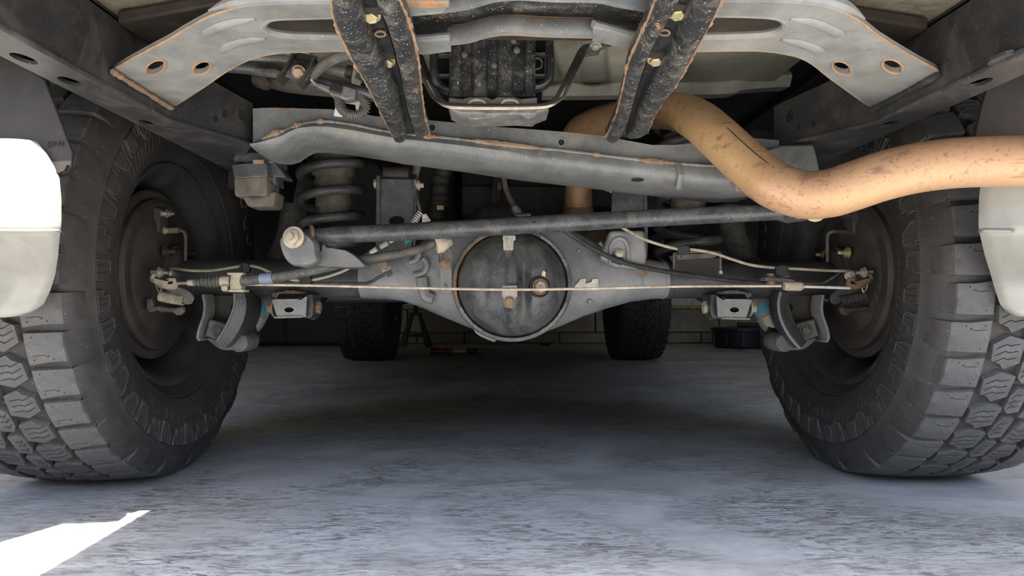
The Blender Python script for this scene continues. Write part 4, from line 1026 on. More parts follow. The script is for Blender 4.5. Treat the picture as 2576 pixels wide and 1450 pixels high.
def shock(s, lab):
    f = (lambda P: P) if s < 0 else mx
    P = pts(f([(757, 430, 1.62), (728, 600, 1.53), (668, 735, 1.462), (658, 758, 1.452), (640, 800, 1.435), (622, 845, 1.42)]))
    t = thing('shock_absorber', lab, 'shock absorber', P[-1], 'rear shock absorbers')
    g = G(); g.tube(P[:3], [.029, .029, .027], 24); part('upper_body', g, M['hose'], t)
    g = G(); g.tube([P[2], P[3], P[4]], .0245, 24); part('lower_body', g, M['alu'], t)
    a, b = P[3].lerp(P[4], .30), P[3].lerp(P[4], .80); g = G(); g.tube([a, b], .0249, 24, caps=False); part('blue_band', g, M['blue'], t, label='faded blue label band')
    g = G(); m = a.lerp(b, .22); g.tube([m, a.lerp(b, .34)], .0252, 24, caps=False); part('pale_stripe', g, M['alu'], t)
    g = G(); g.tube([P[4], P[4].lerp(P[5], .4), P[5]], [.0245, .022, .012], 20); part('crimped_end', g, M['alu'], t)
    g = G(); g.tube([P[5] + Vector((-s * .02, 0, 0)), P[5] + Vector((s * .02, 0, 0))], .020, 18); part('lower_eye', g, M['rubber'], t)
    return t
shock(-1, 'shock absorber with a faded blue band beside the oval-holed axle bracket on the spring side')
shock(1, 'shock absorber with a bright blue band in front of the black drain pan')

def shock_mount(s, lab):
    f = (lambda P: P) if s < 0 else mx
    q = lambda L, Y: pts(f(L), Y)
    t = thing('shock_mount', lab, 'bracket', q([(570, 880)], 1.34)[0], 'lower shock mounts')
    g = G(); g.prism([q([(519, 744), (613, 744), (612, 800), (596, 826), (525, 806)], 1.352), [p for p in (ell(593 if s < 0 else 1982, 775, 12, 13, 1.352, 18))]], (0, .005, 0)); part('rear_plate', g, M['brown_dark'], t)
    g = G(); g.prism(ell(593 if s < 0 else 1982, 775, 12, 13, 1.354, 16), (0, .001, 0)); part('round_hole', g, M['sipe'], t)
    g = G(); g.sheet(smooth(q([(519, 742), (523, 765), (522, 790), (516, 808), (509, 830), (506, 848), (512, 858)], 1.318), 3), (0, .045, 0), .0045); part('outer_cheek', g, M['axle'], t, bevel=.001)
    P = smooth(q([(619, 738), (622, 765), (616, 795), (603, 824), (588, 848), (574, 866)], 1.33), 4); n = len(P); rings = []
    for i, p in enumerate(P):
        w = .0085 + .0035 * math.sin(PI * i / n); T = (P[min(i + 1, n - 1)] - P[max(0, i - 1)]).normalized(); nn = T.cross(Vector((0, 1, 0))).normalized()
        rings.append([p - nn * w + Vector((0, -.035, 0)), p - nn * w * .7 + Vector((0, -.041, 0)), p + nn * w + Vector((0, -.033, 0)), p + nn * w + Vector((0, .05, 0)), p + nn * (w - .004) + Vector((0, .05, 0)), p - nn * w + Vector((0, .01, 0))])
    g = G(); g.loft(rings); part('curved_arm', g, M['chassis'], t, angle=40)
    g = G(); g.tube([p + Vector((0, -.036, 0)) + (Vector((-s * 0, 0, 0))) for p in [r[0] + Vector((0, .036, 0)) for r in rings]], .0028, 7); part('arm_edge', g, M['axle'], t)
    g = G(); g.prism(q([(526, 803), (594, 822), (572, 864), (514, 846)], 1.315), (0, .05, 0)); part('base_box', g, M['plastic_grey'], t, bevel=.003)
    g = G(); g.prism(smooth(q([(520, 850), (536, 868), (556, 880), (584, 882), (602, 880), (616, 866), (616, 852), (606, 842), (572, 858)], 1.33), 3, True), (0, .055, 0)); part('rounded_lip', g, M['plastic_grey'], t, bevel=.003)
    g = G(); c = q([(600, 863)], 1.332)[0]; g.lathe([(0, .0175), (.004, .019), (.06, .019)], c, (0, 1, 0), 20); part('bush_end', g, M['plastic_grey'], t)
    g = G(); g.hexbolt(q([(548, 832)], 1.314)[0], (0, -1, 0), .009, .006, washer=1.5); part('bolt', g, M['hose'], t)
shock_mount(-1, 'lower shock mount with two cheeks under the axle beside the spring side tyre')
shock_mount(1, 'lower shock mount with two cheeks under the axle in front of the drain pan')

def link_mount(s, lab):
    f = (lambda P: P) if s < 0 else mx
    q = lambda L, Y: pts(f(L), Y)
    t = thing('link_mount', lab, 'bracket', q([(730, 803)], 1.3)[0], 'lower link mounts')
    e = ell(727 if s < 0 else 1848, 780, 14, 8, 1.285, 18)
    g = G(); g.prism([q([(681, 748), (690, 753), (760, 752), (772, 745), (769, 798), (698, 802)], 1.285), e], (0, .005, 0)); part('front_plate', g, M['axle'], t, bevel=.0012)
    g = G(); g.prism([ell(727 if s < 0 else 1848, 780, 14.5, 8.5, 1.284, 18), ell(727 if s < 0 else 1848, 780, 12.5, 6.8, 1.284, 18)], (0, .004, 0)); part('hole_rim', g, M['zinc'], t)
    g = G(); g.sheet(q([(698, 801), (768, 799)], 1.30), (0, .04, 0), .003); part('bottom_lip', g, M['plate'], t)
    g = G(); g.prism(q([(769, 742), (786, 740), (788, 770), (786, 796), (778, 804), (768, 799)], 1.30), (0, .06, 0)); part('side_ear', g, M['chassis'], t, bevel=.002)
    g = G(); c = q([(786, 774)], 1.33)[0]; g.lathe([(0, .024), (.003, .0245), (.005, .022)], c, (-s, 0, 0), 24); part('washer', g, M['hose'], t)
    g = G(); g.hexbolt(c + Vector((-s * .004, 0, 0)), (-s, 0, 0), .013, .012, washer=0); part('bolt', g, M['tan'] if s > 0 else M['rust_bolt'], t)
    g = G(); c = q([(692, 775)], 1.33)[0]; g.hexbolt(c, (s, 0, 0), .011, .014, washer=1.6); part('nut', g, M['rust_bolt'] if s < 0 else M['tan'], t)
    for px in (686, 755):
        g = G(); g.prism(q([(px - 5, 748), (px + 5, 747), (px + 5, 754), (px - 4, 755)], 1.2835), (0, .001, 0)); part('corner_hole', g, M['sipe'], t)
    P = q([(688, 746), (710, 740), (735, 738), (760, 741), (776, 745)], 1.332); rnd = random.Random(8); P = smooth(P, 4); g = G(); g.tube(P, [.005 + .003 * rnd.random() for _ in P], 8); part('weld', g, M['rust'] if s < 0 else M['axle'], t)
    g = G(); c = q([(692, 770)], 1.33)[0]; g.tube([c + Vector((-s * .01, 0, 0)), c + Vector((-s * .075, 0, 0))], .024, 18); part('link_bush', g, M['rubber'], t)
    g = G(); g.tube([c + Vector((-s * .04, .02, .005)), c + Vector((-s * .02, .5, .075)), c + Vector((s * .0, .95, .15))], .02, 14); part('lower_link', g, M['dark'], t)
link_mount(-1, 'lower link mount with an oval hole and rusty bolt under the spring side axle tube')
link_mount(1, 'lower link mount with an oval hole and tan bolt near the block wall')

def upper_mount(px0, lab, right):
    t = thing('upper_link_mount', lab, 'bracket', at(px0, 640, 1.33), 'upper link mounts')
    x = lambda L: [(px0 + a, b) for a, b in L]
    if not right:
        h = ell(px0 - 2, 556, 19, 12, 1.32, 18)
        g = G(); g.prism([pts(x([(-42, 449), (38, 451), (42, 520), (44, 585), (30, 640), (-52, 640), (-50, 560), (-44, 500)]), 1.32), h], (0, .005, 0)); part('front_plate', g, M['chassis'], t, bevel=.002)
        g = G(); g.prism(pts(x([(-54, 440), (-43, 441), (-43, 640), (-56, 640)]), 1.315), (0, .07, 0)); part('side_cheek', g, M['chassis'], t, bevel=.002)
        g = G(); g.prism(pts(x([(38, 452), (46, 470), (46, 600), (40, 640)]), 1.322), (0, .06, 0)); part('side_cheek', g, M['chassis'], t)
        bolts = ((-52, 463), (50, 467)); bz = [(px0 - 34, 440, 1.35), (px0 + 30, 440, 1.35)]
    else:
        g = G(); g.prism(pts(x([(-40, 455), (40, 458), (42, 560), (-42, 560)]), 1.31), (0, .005, 0)); part('front_plate', g, M['chassis'], t, bevel=.002)
        g = G(); g.prism(pts(x([(40, 458), (47, 462), (50, 585), (48, 650), (42, 650)]), 1.305), (0, .07, 0)); part('side_cheek', g, M['chassis'], t)
        g = G(); g.prism(pts(x([(-44, 580), (42, 580), (48, 640), (46, 664), (36, 672), (20, 678), (-30, 674), (-64, 656), (-72, 648)]), 1.285), (0, .03, 0)); part('lower_plate', g, M['axle'], t, bevel=.006, bseg=3)
        o = smooth(pts(x([(-44, 665), (-44, 625), (-36, 606), (-22, 600), (-8, 606), (0, 625), (0, 660)]), 1.284), 4); g = G(); g.tube(o, .0045, 8); part('pressed_arch', g, M['axle'], t)
        bolts = ((-50, 470), (44, 468)); bz = [(px0 - 30, 447, 1.34), (px0 + 30, 447, 1.34)]
    g = G(); g.tube([at(*bz[0]), at(*bz[1])], .016, 16); part('bush_tube', g, M['brown_dark'], t)
    for i, (bx, by) in enumerate(bolts):
        s = -1 if i == 0 else 1
        g = G(); g.hexbolt(at(px0 + bx - s * 8, by, 1.345), (s, 0, 0), .0095, .012, stud=.006 if i else 0); part('bolt', g, M['tan'], t)
    g = G(); g.tube([at(px0, 445, 1.36), at(px0 - 35, 400, 1.62), at(px0 - 60, 360, 1.9)], .022, 14); part('upper_link', g, M['dark'], t)
    return t
upper_mount(1000, 'black upright axle mount with a round hole, between coil spring and rubber filler hose', False)
tr = upper_mount(1580, 'black upright axle mount behind the lateral rod, right beside the exhaust down pipe', True)
cl = thing('hose_tab', 'small tan bolted tab on the arched lower plate of the axle mount', 'tab', at(1557, 657, 1.275), 'clips')
g = G(); g.prism(pts([(1549, 626), (1572, 631), (1566, 656), (1545, 650)], 1.281), (0, .003, 0)); part('plate', g, M['tan'], cl)
g = G(); g.hexbolt(at(1557, 639, 1.28), (0, -1, 0), .0075, .006, washer=1.1); part('bolt', g, M['zinc'], cl)
g = G(); g.tube(pts([(1540, 650), (1566, 659)], 1.279), .0075, 10); part('hose_band', g, M['chassis'], cl)
cl = thing('hose_tab', 'tilted square tan tab with a rusty bolt on the axle under the thick cable', 'tab', at(962, 684, 1.29), 'clips')
g = G(); g.prism(pts([(951, 664), (972, 659), (983, 675), (963, 685)], 1.296), (0, .003, 0)); part('plate', g, M['tan'], cl)
g = G(); g.hexbolt(at(967, 669, 1.295), (0, -1, 0), .0075, .006, washer=1.15); part('bolt', g, M['rust_bolt'], cl)
g = G(); g.prism([pts([(972, 690), (983, 682), (988, 690), (976, 698)], 1.293), pts([(976, 690), (982, 686), (984, 690), (978, 694)], 1.293)], (0, .004, 0)); part('buckle', g, M['chassis'], cl)
cl = thing('hose_bracket', 'dusty grey hose bracket with a rusty bolt beside the differential cover', 'bracket', at(1120, 742, 1.28), 'clips')
g = G(); g.prism(pts([(1103, 660), (1104, 640), (1112, 622), (1126, 611), (1134, 622), (1141, 640), (1141, 660), (1131, 672), (1112, 674)], 1.262), (0, .005, 0)); part('plate', g, M['hose'], cl, bevel=.002)
g = G(); g.prism([pts([(1107, 674), (1137, 674), (1137, 738), (1107, 740)], 1.285), ell(1121, 718, 5, 5, 1.285, 12)], (0, .004, 0)); part('strap', g, M['axle'], cl, bevel=.001)
g = G(); g.hexbolt(at(1120, 667, 1.261), (0, -1, 0), .0085, .007, washer=1.3); part('bolt', g, M['rust_bolt'], cl)
g = G(); c = at(1096, 617, 1.235); g.lathe([(0, .015), (.002, .0165), (.012, .0165), (.03, .006)], c, (1, .25, .25), 20); part('cone_cup', g, M['tan'], cl)
g = G(); g.prism(pts([(1100, 608), (1132, 604), (1135, 608), (1112, 628)], 1.23), (0, .004, 0)); part('cup_tab', g, M['tan'], cl)

# ================================================================== parking brake cables and pipes
def cable(name, lab, cat, P, r, mat, n=5, seg=10, group='cables and pipes on the axle'):
    Q = smooth(pts(P), n); g = G(); g.tube(Q, r, seg)
    return solo(name, g, mat, lab, cat, group, origin=Q[len(Q) // 2])
M['cable'] = metal('tan_cable', (.60, .50, .38), .6, dust=(.5, .38, .25), dust_amt=.3, dust_scale=60, bump=0)
M['pipe_tan'] = metal('tan_brake_pipe', (.42, .38, .28), .55, dust=(.33, .27, .17), dust_amt=.4, dust_scale=50, bump=0)
t = thing('brake_cable', 'straight thin tan parking brake cable stretched across the whole axle', 'cable', at(1290, 729, 1.2), 'cables and pipes on the axle')
g = G(); g.tube(smooth(pts([(604, 716, 1.215), (800, 719, 1.21), (1050, 725, 1.20), (1282, 729, 1.198), (1500, 726, 1.20), (1720, 721, 1.205), (1965, 720, 1.21)]), 6), .0023, 8); part('inner_wire', g, M['cable'], t)
g = G(); g.tube(pts([(2010, 721, 1.21), (2138, 725, 1.215)]), .0027, 8); part('end_wire', g, M['white_tag'], t)
g = G(); c = at(1972, 720, 1.21); d = at(2018, 721, 1.21) - c; g.tube([c, c + d * .12, c + d * .14, c + d * .9, c + d * .92, c + d], [.0072, .0078, .0084, .0084, .0076, .007], 16); part('adjuster_barrel', g, M['tan'], t)

t = thing('cable_equaliser', 'tan cable equaliser block with a ribbed rubber boot at the wheel end of the cable', 'cable fitting', at(595, 738, 1.215), 'cables and pipes on the axle')
g = G(); g.prism(pts([(579, 690), (606, 690), (605, 700), (603, 715), (607, 722), (606, 732), (579, 732), (577, 715)], 1.205), (0, .022, 0)); part('block', g, M['tan'], t, bevel=.002)
g = G(); g.prism(pts([(571, 686), (611, 686), (611, 692), (571, 692)], 1.203), (0, .026, 0)); part('top_flange', g, M['tan'], t, bevel=.001)
g = G(); g.prism(pts([(574, 729), (614, 729), (614, 735), (574, 735)], 1.203), (0, .026, 0)); part('bottom_flange', g, M['tan'], t, bevel=.001)
g = G(); g.tube(pts([(556, 708), (580, 708)], 1.215), .0095, 16); part('collar', g, M['tan'], t)
P = [at(488 + 68 * k / 56, 711 - 3 * k / 56, 1.215) for k in range(57)]
g = G(); g.tube(P, [.0052 + .0016 * math.sin(k * PI / 4) + .0045 * min(1, k / 40) for k in range(57)], 16); part('ribbed_boot', g, M['hose'], t)
g = G(); g.tube(pts([(473, 712), (490, 711)], 1.22), [.0055, .0062], 12); part('brass_end', g, M['tan'], t)
g = G(); g.tube(pts([(445, 713), (475, 712)], 1.235), .003, 8); part('pull_rod', g, M['zinc'], t)
g = G(); g.hexbolt(at(580, 724, 1.21), (-1, 0, 0), .0075, .014, washer=0); part('lock_nut', g, M['tan'], t)

t = thing('thick_brake_cable', 'thick dusty grey sheathed brake cable rising from the equaliser to the differential', 'cable', at(860, 662, 1.21), 'cables and pipes on the axle')
P = smooth(pts([(604, 707, 1.215), (640, 704, 1.212), (700, 697, 1.205), (780, 682, 1.20), (860, 664, 1.20), (950, 648, 1.205), (1030, 634, 1.215), (1090, 614, 1.235)]), 6)
g = G(); g.tube(P, [.0098 - .0022 * k / len(P) for k in range(len(P))], 14); part('sheath', g, M['hose'], t)
i0 = [k for k, p in enumerate(P) if p.x > at(657, 700, 1.21).x][0]; i1 = [k for k, p in enumerate(P) if p.x > at(688, 698, 1.21).x][0]
g = G(); g.tube([P[i0], P[(i0 + i1) // 2], P[i1]], .0101, 14, caps=False); part('blue_tape', g, M['bluegrey'], t, label='faded blue tape wrap')

cable('brake_pipe', 'pale thin brake pipe curving over the axle tube above the cable equaliser', 'pipe', [(428, 676, 1.30), (445, 677, 1.295), (480, 681, 1.29), (530, 681, 1.285), (580, 674, 1.28), (615, 669, 1.275), (650, 673, 1.275), (690, 690, 1.28), (730, 703, 1.28), (768, 706, 1.275), (810, 700, 1.275), (860, 684, 1.28), (905, 660, 1.29)], .0027, M['pipe_tan'])
cable('brake_pipe', 'tan thin brake pipe sagging from the lateral rod down to the drum brake, exhaust side', 'pipe', [(1560, 570, 1.22), (1580, 581, 1.225), (1630, 606, 1.24), (1700, 626, 1.25), (1740, 628, 1.25), (1790, 636, 1.255), (1840, 652, 1.26), (1890, 667, 1.265), (1950, 674, 1.27), (2010, 677, 1.27), (2080, 681, 1.275), (2136, 682, 1.28)], .0028, M['pipe_tan'])
cable('breather_hose', 'black hose running from the lateral rod across the clip tab along the axle', 'hose', [(1418, 578, 1.24), (1440, 593, 1.25), (1490, 625, 1.265), (1555, 656, 1.27), (1620, 673, 1.275), (1700, 688, 1.28), (1780, 699, 1.285), (1860, 709, 1.29), (1930, 714, 1.30)], .0046, M['rubber'])
cable('brake_pipe', 'dark steel brake pipe hugging the axle tube just above the long cable', 'pipe', [(610, 712, 1.30), (700, 711, 1.305), (800, 713, 1.305), (900, 714, 1.305), (930, 711, 1.302), (955, 697, 1.298), (985, 683, 1.296)], .0032, M['chassis'])
cable('brake_pipe', 'dark steel brake pipe hugging the axle tube behind the adjuster barrel', 'pipe', [(1900, 716, 1.31), (1990, 713, 1.31), (2060, 713, 1.31), (2085, 705, 1.305), (2110, 688, 1.30), (2125, 670, 1.30)], .0032, M['chassis'])
for lab, px, py, Y, w, h, clip in (('black pipe clip on the axle tube above the cable equaliser', 615, 674, 1.268, 20, 22, 0), ('black pipe clip on the axle tube halfway along the thick brake cable', 768, 705, 1.268, 26, 20, 0), ('black pipe clip on the wire frame by the coil spring behind the rod', 1722, 629, 1.245, 24, 20, 1), ('black pipe clip with a rusty bolt above the adjuster barrel', 1969, 681, 1.262, 26, 24, 1)):
    t = thing('pipe_clip', lab, 'clip', at(px, py + h, Y), 'pipe clips')
    g = G(); g.prism(smooth(pts([(px - w / 2, py - h / 2), (px + w / 2, py - h / 2), (px + w / 2, py + h / 2), (px - w / 2, py + h / 2)], Y), 2, True), (0, .014, 0)); part('body', g, M['plastic'], t, bevel=.0015)
    g = G(); g.prism(pts([(px - w / 2 - 3, py - h / 2 + 2), (px - w / 2 + 2, py - h / 2 + 2), (px - w / 2 + 2, py + h / 2), (px - w / 2 - 3, py + h / 2)], Y - .002), (0, .016, 0)); part('collar', g, M['rubber'], t)
    g = G(); g.prism(pts([(px - w * .35, py + h / 2), (px + w * .35, py + h / 2), (px + w * .3, py + h * .95), (px - w * .3, py + h * .95)], Y + .004), (0, .006, 0)); part('stem', g, M['plastic'] if not clip else M['hose'], t)

t = thing('pipe_bracket', 'dusty two-bolt pipe bracket on the axle tube above the adjuster barrel', 'bracket', at(1965, 716, 1.27), 'clips')
g = G(); g.prism(pts([(1925, 698), (1975, 700), (2000, 705), (1998, 711), (1960, 709), (1925, 706)], 1.262), (0, .03, 0)); part('plate', g, M['plastic_grey'], t, bevel=.001)
for px, py in ((1940, 700), (1975, 697)):
    g = G(); g.hexbolt(at(px, py, 1.275), (0, 0, 1), .0075, .009); part('bolt', g, M['rust_bolt'], t)
g = G(); g.hexbolt(at(1940, 706, 1.275), (0, 0, -1), .0075, .008, washer=0); part('nut', g, M['rust_bolt'], t)

t = thing('spring_seat_frame', 'thin wire-edged dusty seat frame on the axle below the half hidden coil spring', 'bracket', at(1752, 690, 1.31))
g = G(); g.tube(smooth(pts([(1695, 678), (1696, 645), (1702, 637), (1760, 634), (1806, 635), (1812, 642), (1813, 685)], 1.272), 4), .0022, 8); part('wire_edge', g, M['hose'], t)
g = G(); g.prism(pts([(1700, 641), (1808, 637), (1800, 648), (1706, 654)], 1.277), (0, .05, 0)); part('seat_lip', g, M['bump_rubber'], t)
g = G(); g.prism(pts([(1697, 652), (1812, 650), (1812, 692), (1697, 680)], 1.325), (0, .006, 0)); part('back_plate', g, M['brown_dark'], t)
g = G(); g.tube(pts([(1813, 682), (1813, 690)], 1.272), .004, 10); part('foot', g, M['zinc'], t)

t = thing('sensor_wire', 'thin sensor wire with white beads passing under the lateral rod beside the axle mount', 'wire', at(960, 625, 1.25), 'cables and pipes on the axle')
g = G(); g.tube(smooth(pts([(895, 655, 1.28), (925, 640, 1.27), (950, 625, 1.265), (985, 606, 1.265), (1020, 585, 1.29), (1045, 562, 1.30), (1056, 535, 1.30), (1050, 505, 1.31), (1046, 470, 1.35), (1052, 430, 1.38), (1058, 405, 1.4), (1040, 392, 1.42), (1000, 388, 1.45)]), 5), .0035, 8); part('wire', g, M['hose'], t)
for a, b in (((932, 636), (948, 626)), ((957, 622), (976, 611)), ((980, 608), (990, 602))):
    g = G(); g.tube([at(*a, 1.265), at(*b, 1.262)], .0048, 10); part('white_bead', g, M['white_tag'], t)
for k in range(6):
    a = (1040 + k * 3, 562 - k * 5); g = G(); g.tube([at(*a, 1.296), at(a[0] + 2, a[1] - 3, 1.296)], .006, 8); part('wire_wrap', g, M['white_tag'], t)
g = G(); g.prism(pts([(1062, 540), (1072, 538), (1084, 556), (1062, 562)], 1.30), (0, .003, 0)); part('white_tag', g, M['white_tag'], t)
g = G(); g.tube(pts([(1018, 612), (1032, 602)], 1.255), .004, 8); part('teal_tape', g, M['teal'], t)
g = G(); g.tube([at(1043, 440, 1.37), at(1052, 412, 1.37)], .008, 10); part('end_boot', g, M['hose'], t)

# ================================================================== things behind the axle, in the dark
t = thing('filler_hose', 'dusty black ribbed filler hose with a clamp hanging behind the lateral rod', 'hose', at(1103, 545, 1.55))
P = smooth(pts([(1116, 370, 1.55), (1114, 425, 1.55), (1106, 460, 1.55), (1104, 500, 1.55), (1098, 545, 1.55)]), 12); n = len(P)
g = G(); g.tube(P[:14], .0165, 20); part('steel_neck', g, M['tank'], t)
g = G(); g.tube(P[12:], [.0205 + .0020 * math.sin(k * .85) for k in range(n - 12)], 20); part('rubber_hose', g, M['tank'], t)
for k in (n - 8, n - 1):
    g = G(); g.tube([P[k] + Vector((0, 0, .006)), P[k] - Vector((0, 0, .006))], .0235, 20); part('hose_clamp', g, M['brown_dark'], t)
g = G(); g.box(at(1108, 523, 1.52), (.016, .008, .010)); part('clamp_screw', g, M['brass'], t, bevel=.001)
cable('vent_hose', 'thin grey vent hose curving down behind the lateral rod to the axle top', 'hose', [(1266, 400, 1.42), (1267, 440, 1.42), (1274, 480, 1.41), (1290, 513, 1.39), (1300, 530, 1.37), (1312, 546, 1.36)], .0056, M['hose'])
t = thing('hose_union', 'dusty hose union at the end of the grey vent hose above the rod', 'hose fitting', at(1312, 548, 1.35), 'clips')
g = G(); g.tube(pts([(1293, 520), (1300, 532), (1308, 545)], 1.36), [.007, .0095, .0085], 12); part('sleeve', g, M['hose'], t)
g = G(); g.tube(pts([(1300, 545), (1335, 543)], 1.35), [.007, .005], 10); part('elbow', g, M['hose'], t)
t = thing('fuel_tank', 'dark dusty fuel tank in the shadow behind the axle on the coil spring side', 'fuel tank', (-.28, 2.2, .345))
g = G(); g.prism([(-.475, 1.72, .35), (-.14, 1.72, .35), (-.14, 2.7, .35), (-.475, 2.7, .35)], (0, 0, .36)); part('tank', g, M['tank'], t, bevel=.03, bseg=4)
g = G(); g.prism([(-.47, 1.78, .339), (-.15, 1.78, .339), (-.15, 2.65, .339), (-.47, 2.65, .339)], (0, 0, .02)); part('skid_plate', g, M['chassis'], t, bevel=.006)
for y in (1.95, 2.35):
    g = G(); g.box((-.31, y, .342), (.40, .035, .006)); part('strap', g, M['chassis'], t)
t = thing('mid_crossmember', 'dark frame crossmember deep in the shadow behind the vent hose', 'crossmember', (0, 1.8, .55))
g = G(); g.prism([(-.12, 1.78, .565), (.45, 1.78, .565), (.45, 1.78, .645), (-.12, 1.78, .645)], (0, .07, 0)); part('beam', g, M['tank'], t, bevel=.006)
g = G(); g.prism(pts([(1228, 395), (1262, 395), (1262, 455), (1258, 520), (1234, 520), (1240, 455)], 1.74), (0, .02, 0)); part('hanger', g, M['tank'], t, bevel=.002)
g = G(); g.tube(pts([(1255, 460), (1256, 478)], 1.73), .006, 8); part('rusty_bolt', g, M['rust_bolt'], t)
g = G(); g.prism([(-.12, 1.82, .45), (.30, 1.82, .45), (.30, 1.82, .78), (-.12, 1.82, .78)], (0, .02, 0)); part('heat_shield', g, M['dark'], t)
t = thing('muffler', 'dark muffler in the shadow in front of the axle on the exhaust side', 'muffler', (.3, 2.3, .4))
g = G(); rings = []
for y, s in ((1.72, .55), (1.76, 1), (2.3, 1), (2.34, .55)):
    rings.append([Vector((.24 + .12 * s * math.cos(a), y, .50 + .085 * s * math.sin(a))) for a in [2 * PI * k / 28 for k in range(28)]])
g.loft(rings); part('can', g, M['brown_dark'], t)
g = G(); g.tube([(.24, 2.3, .5), (.22, 2.8, .5), (.2, 3.6, .52)], .032, 16); part('front_pipe', g, M['brown_dark'], t)
g = G(); g.tube([at(1455, 565, 1.63), (.20, 1.70, .51), (.24, 1.76, .5)], [.03, .034, .034], 16); part('tail_joint', g, M['rust'], t)

t = thing('front_suspension', 'dark front subframe and arms between the far front wheels', 'suspension', (0, 4.15, .3))
g = G(); g.prism([(-.36, 3.8, .42), (.36, 3.8, .42), (.36, 4.5, .42), (-.36, 4.5, .42)], (0, 0, .2)); part('subframe', g, M['dark'], t, bevel=.02)
g = G(); g.prism([(-.30, 2.9, .46), (.30, 2.9, .46), (.30, 4.9, .46), (-.30, 4.9, .46)], (0, 0, .34)); part('engine_sump', g, M['dark'], t, bevel=.02)
for s in (-1, 1):
    g = G(); g.tube([(s * .33, 4.05, .42), (s * .5, 4.10, .38), (s * .66, 4.15, .345)], [.04, .035, .03], 12, flat=(.7, 1.3)); part('lower_arm', g, M['dark'], t)
    g = G(); g.tube([(s * .66, 4.15, .33), (s * .66, 4.15, .40)], .028, 14); part('ball_joint', g, M['dark'], t)
    g = G(); g.tube([(s * .45, 4.13, .40), (s * .42, 4.13, .80)], .045, 14); part('strut', g, M['dark'], t)
g = G(); g.tube([at(1045, 752, 4.0), at(1046, 764, 4.0)], .01, 8); part('grease_nipple', g, M['zinc'], t)
g = G(); g.tube([at(994, 802, 4.0), at(998, 802, 4.0)], .008, 8); part('bleed_nipple', g, M['brass'], t)

# ================================================================== canister under the pale floor pan
YC = .90
t = thing('canister', 'dusty black ribbed canister held by a strap under the pale floor pan', 'canister', at(1240, 300, YC))
cols = [(1130, 0), (1140, -.004), (1156, -.004), (1164, .0045), (1184, .0045), (1192, -.003), (1222, -.003), (1228, .005), (1248, .005), (1256, -.002), (1286, -.002), (1292, .005), (1316, .005), (1324, -.003), (1340, -.003), (1347, .002)]
rings = []
for x, d in cols: rings.append([at(x, 60, YC + d), at(x, 150, YC + d), at(x, 228, YC + d), at(x, 243, YC + d * .3 - .004), at(x, 243, YC + .06), at(x, 60, YC + .06)])
g = G(); g.loft(rings); part('ribbed_cover', g, M['black_brk'], t, angle=25)
for px, py, r in ((1243, 163, 9), (1168, 136, 9), (1300, 125, 10), (1292, 102, 8), (1205, 212, 8)):
    g = G(); p = at(px, py, YC - .003); g.lathe([(0, r * .0005), (.0022, r * .0004), (.003, r * .0002)], p + Vector((0, .002, 0)), (0, -1, 0), 12); part('spot_weld', g, M['hose'], t)
g = G(); g.prism(smooth(pts([(1128, 262), (1128, 244), (1165, 248), (1180, 243), (1225, 243), (1238, 250), (1250, 243), (1292, 243), (1310, 248), (1352, 244), (1352, 264)], YC - .012), 1), (0, .05, 0)); part('lower_lip', g, M['plastic_grey'], t, bevel=.002)
g = G(); g.prism(pts([(1125, 272), (1385, 272), (1352, 284), (1345, 291), (1300, 288), (1225, 291), (1210, 287), (1158, 287), (1148, 282)], YC + .01), (0, .06, 0)); part('pan', g, M['plastic_grey'], t, bevel=.003)
g = G(); g.prism(smooth(pts([(1172, 286), (1212, 285), (1262, 284), (1250, 293), (1225, 298), (1186, 300), (1178, 296)], YC + .015), 2, True), (0, .04, 0)); part('outlet', g, M['plastic_grey'], t, bevel=.003)
g = G(); g.prism(smooth(pts([(1310, 286), (1352, 280), (1350, 292), (1330, 297), (1318, 293)], YC + .012), 2, True), (0, .03, 0)); part('corner_tab', g, M['plastic_grey'], t, bevel=.002)
for px in (1200, 1283):
    P = smooth(pts([(px - 22, 262), (px - 14, 254), (px, 252), (px + 14, 254), (px + 22, 262)], YC - .014), 4); g = G(); g.tube(P, .002, 7); part('arched_rib', g, M['tan'], t)
for s, L in ((-1, [(1093, 110), (1092, 150), (1092, 185), (1098, 207), (1112, 222), (1132, 230)]), (1, [(1380, 80), (1383, 140), (1383, 190), (1376, 208), (1362, 218), (1344, 222)])):
    g = G(); g.tube(smooth(pts(L, YC + .015), 5), .0062, 14, flat=(1.6, 1)); part('side_loop', g, M['plastic'], t)
    x0, x1 = (1103, 1131) if s < 0 else (1346, 1371)
    g = G(); g.prism(pts([(x0, 90), (x1, 90), (x1, 218), (x0, 205)], YC + .03), (0, .02, 0)); part('cell_back', g, M['sipe'], t)
    for yy in ((134, 186) if s < 0 else (132, 186)):
        g = G(); g.prism(pts([(x0, yy), (x1, yy), (x1, yy + 5), (x0, yy + 5)], YC + .018), (0, .02, 0)); part('cell_rib', g, M['plastic_grey'], t)
g = G(); P = ell(1350, 160, 14, 14, YC + .02, 20); g.tube(P + P[:2], .0015, 7); part('moulded_ring', g, M['plastic_grey'], t)
t = thing('canister_strap', 'bent dusty metal strap cradling the canister and bolted to the pale floor pan', 'strap', at(1250, 272, YC - .02))
P = smooth(pts([(1052, 140, .96), (1066, 180, .94), (1082, 215, .92), (1100, 247, .90), (1125, 263, .885), (1160, 267, .88), (1250, 268, .88), (1340, 267, .88), (1378, 263, .885), (1404, 248, .895), (1420, 222, .91), (1438, 185, .94), (1455, 150, .97), (1467, 126, .985), (1478, 117, .99), (1500, 114, 1.0), (1530, 113, 1.01)]), 5)
g = G(); g.tube(P, .0058, 10, flat=(.55, 1.4)); part('band', g, M['hose'], t)
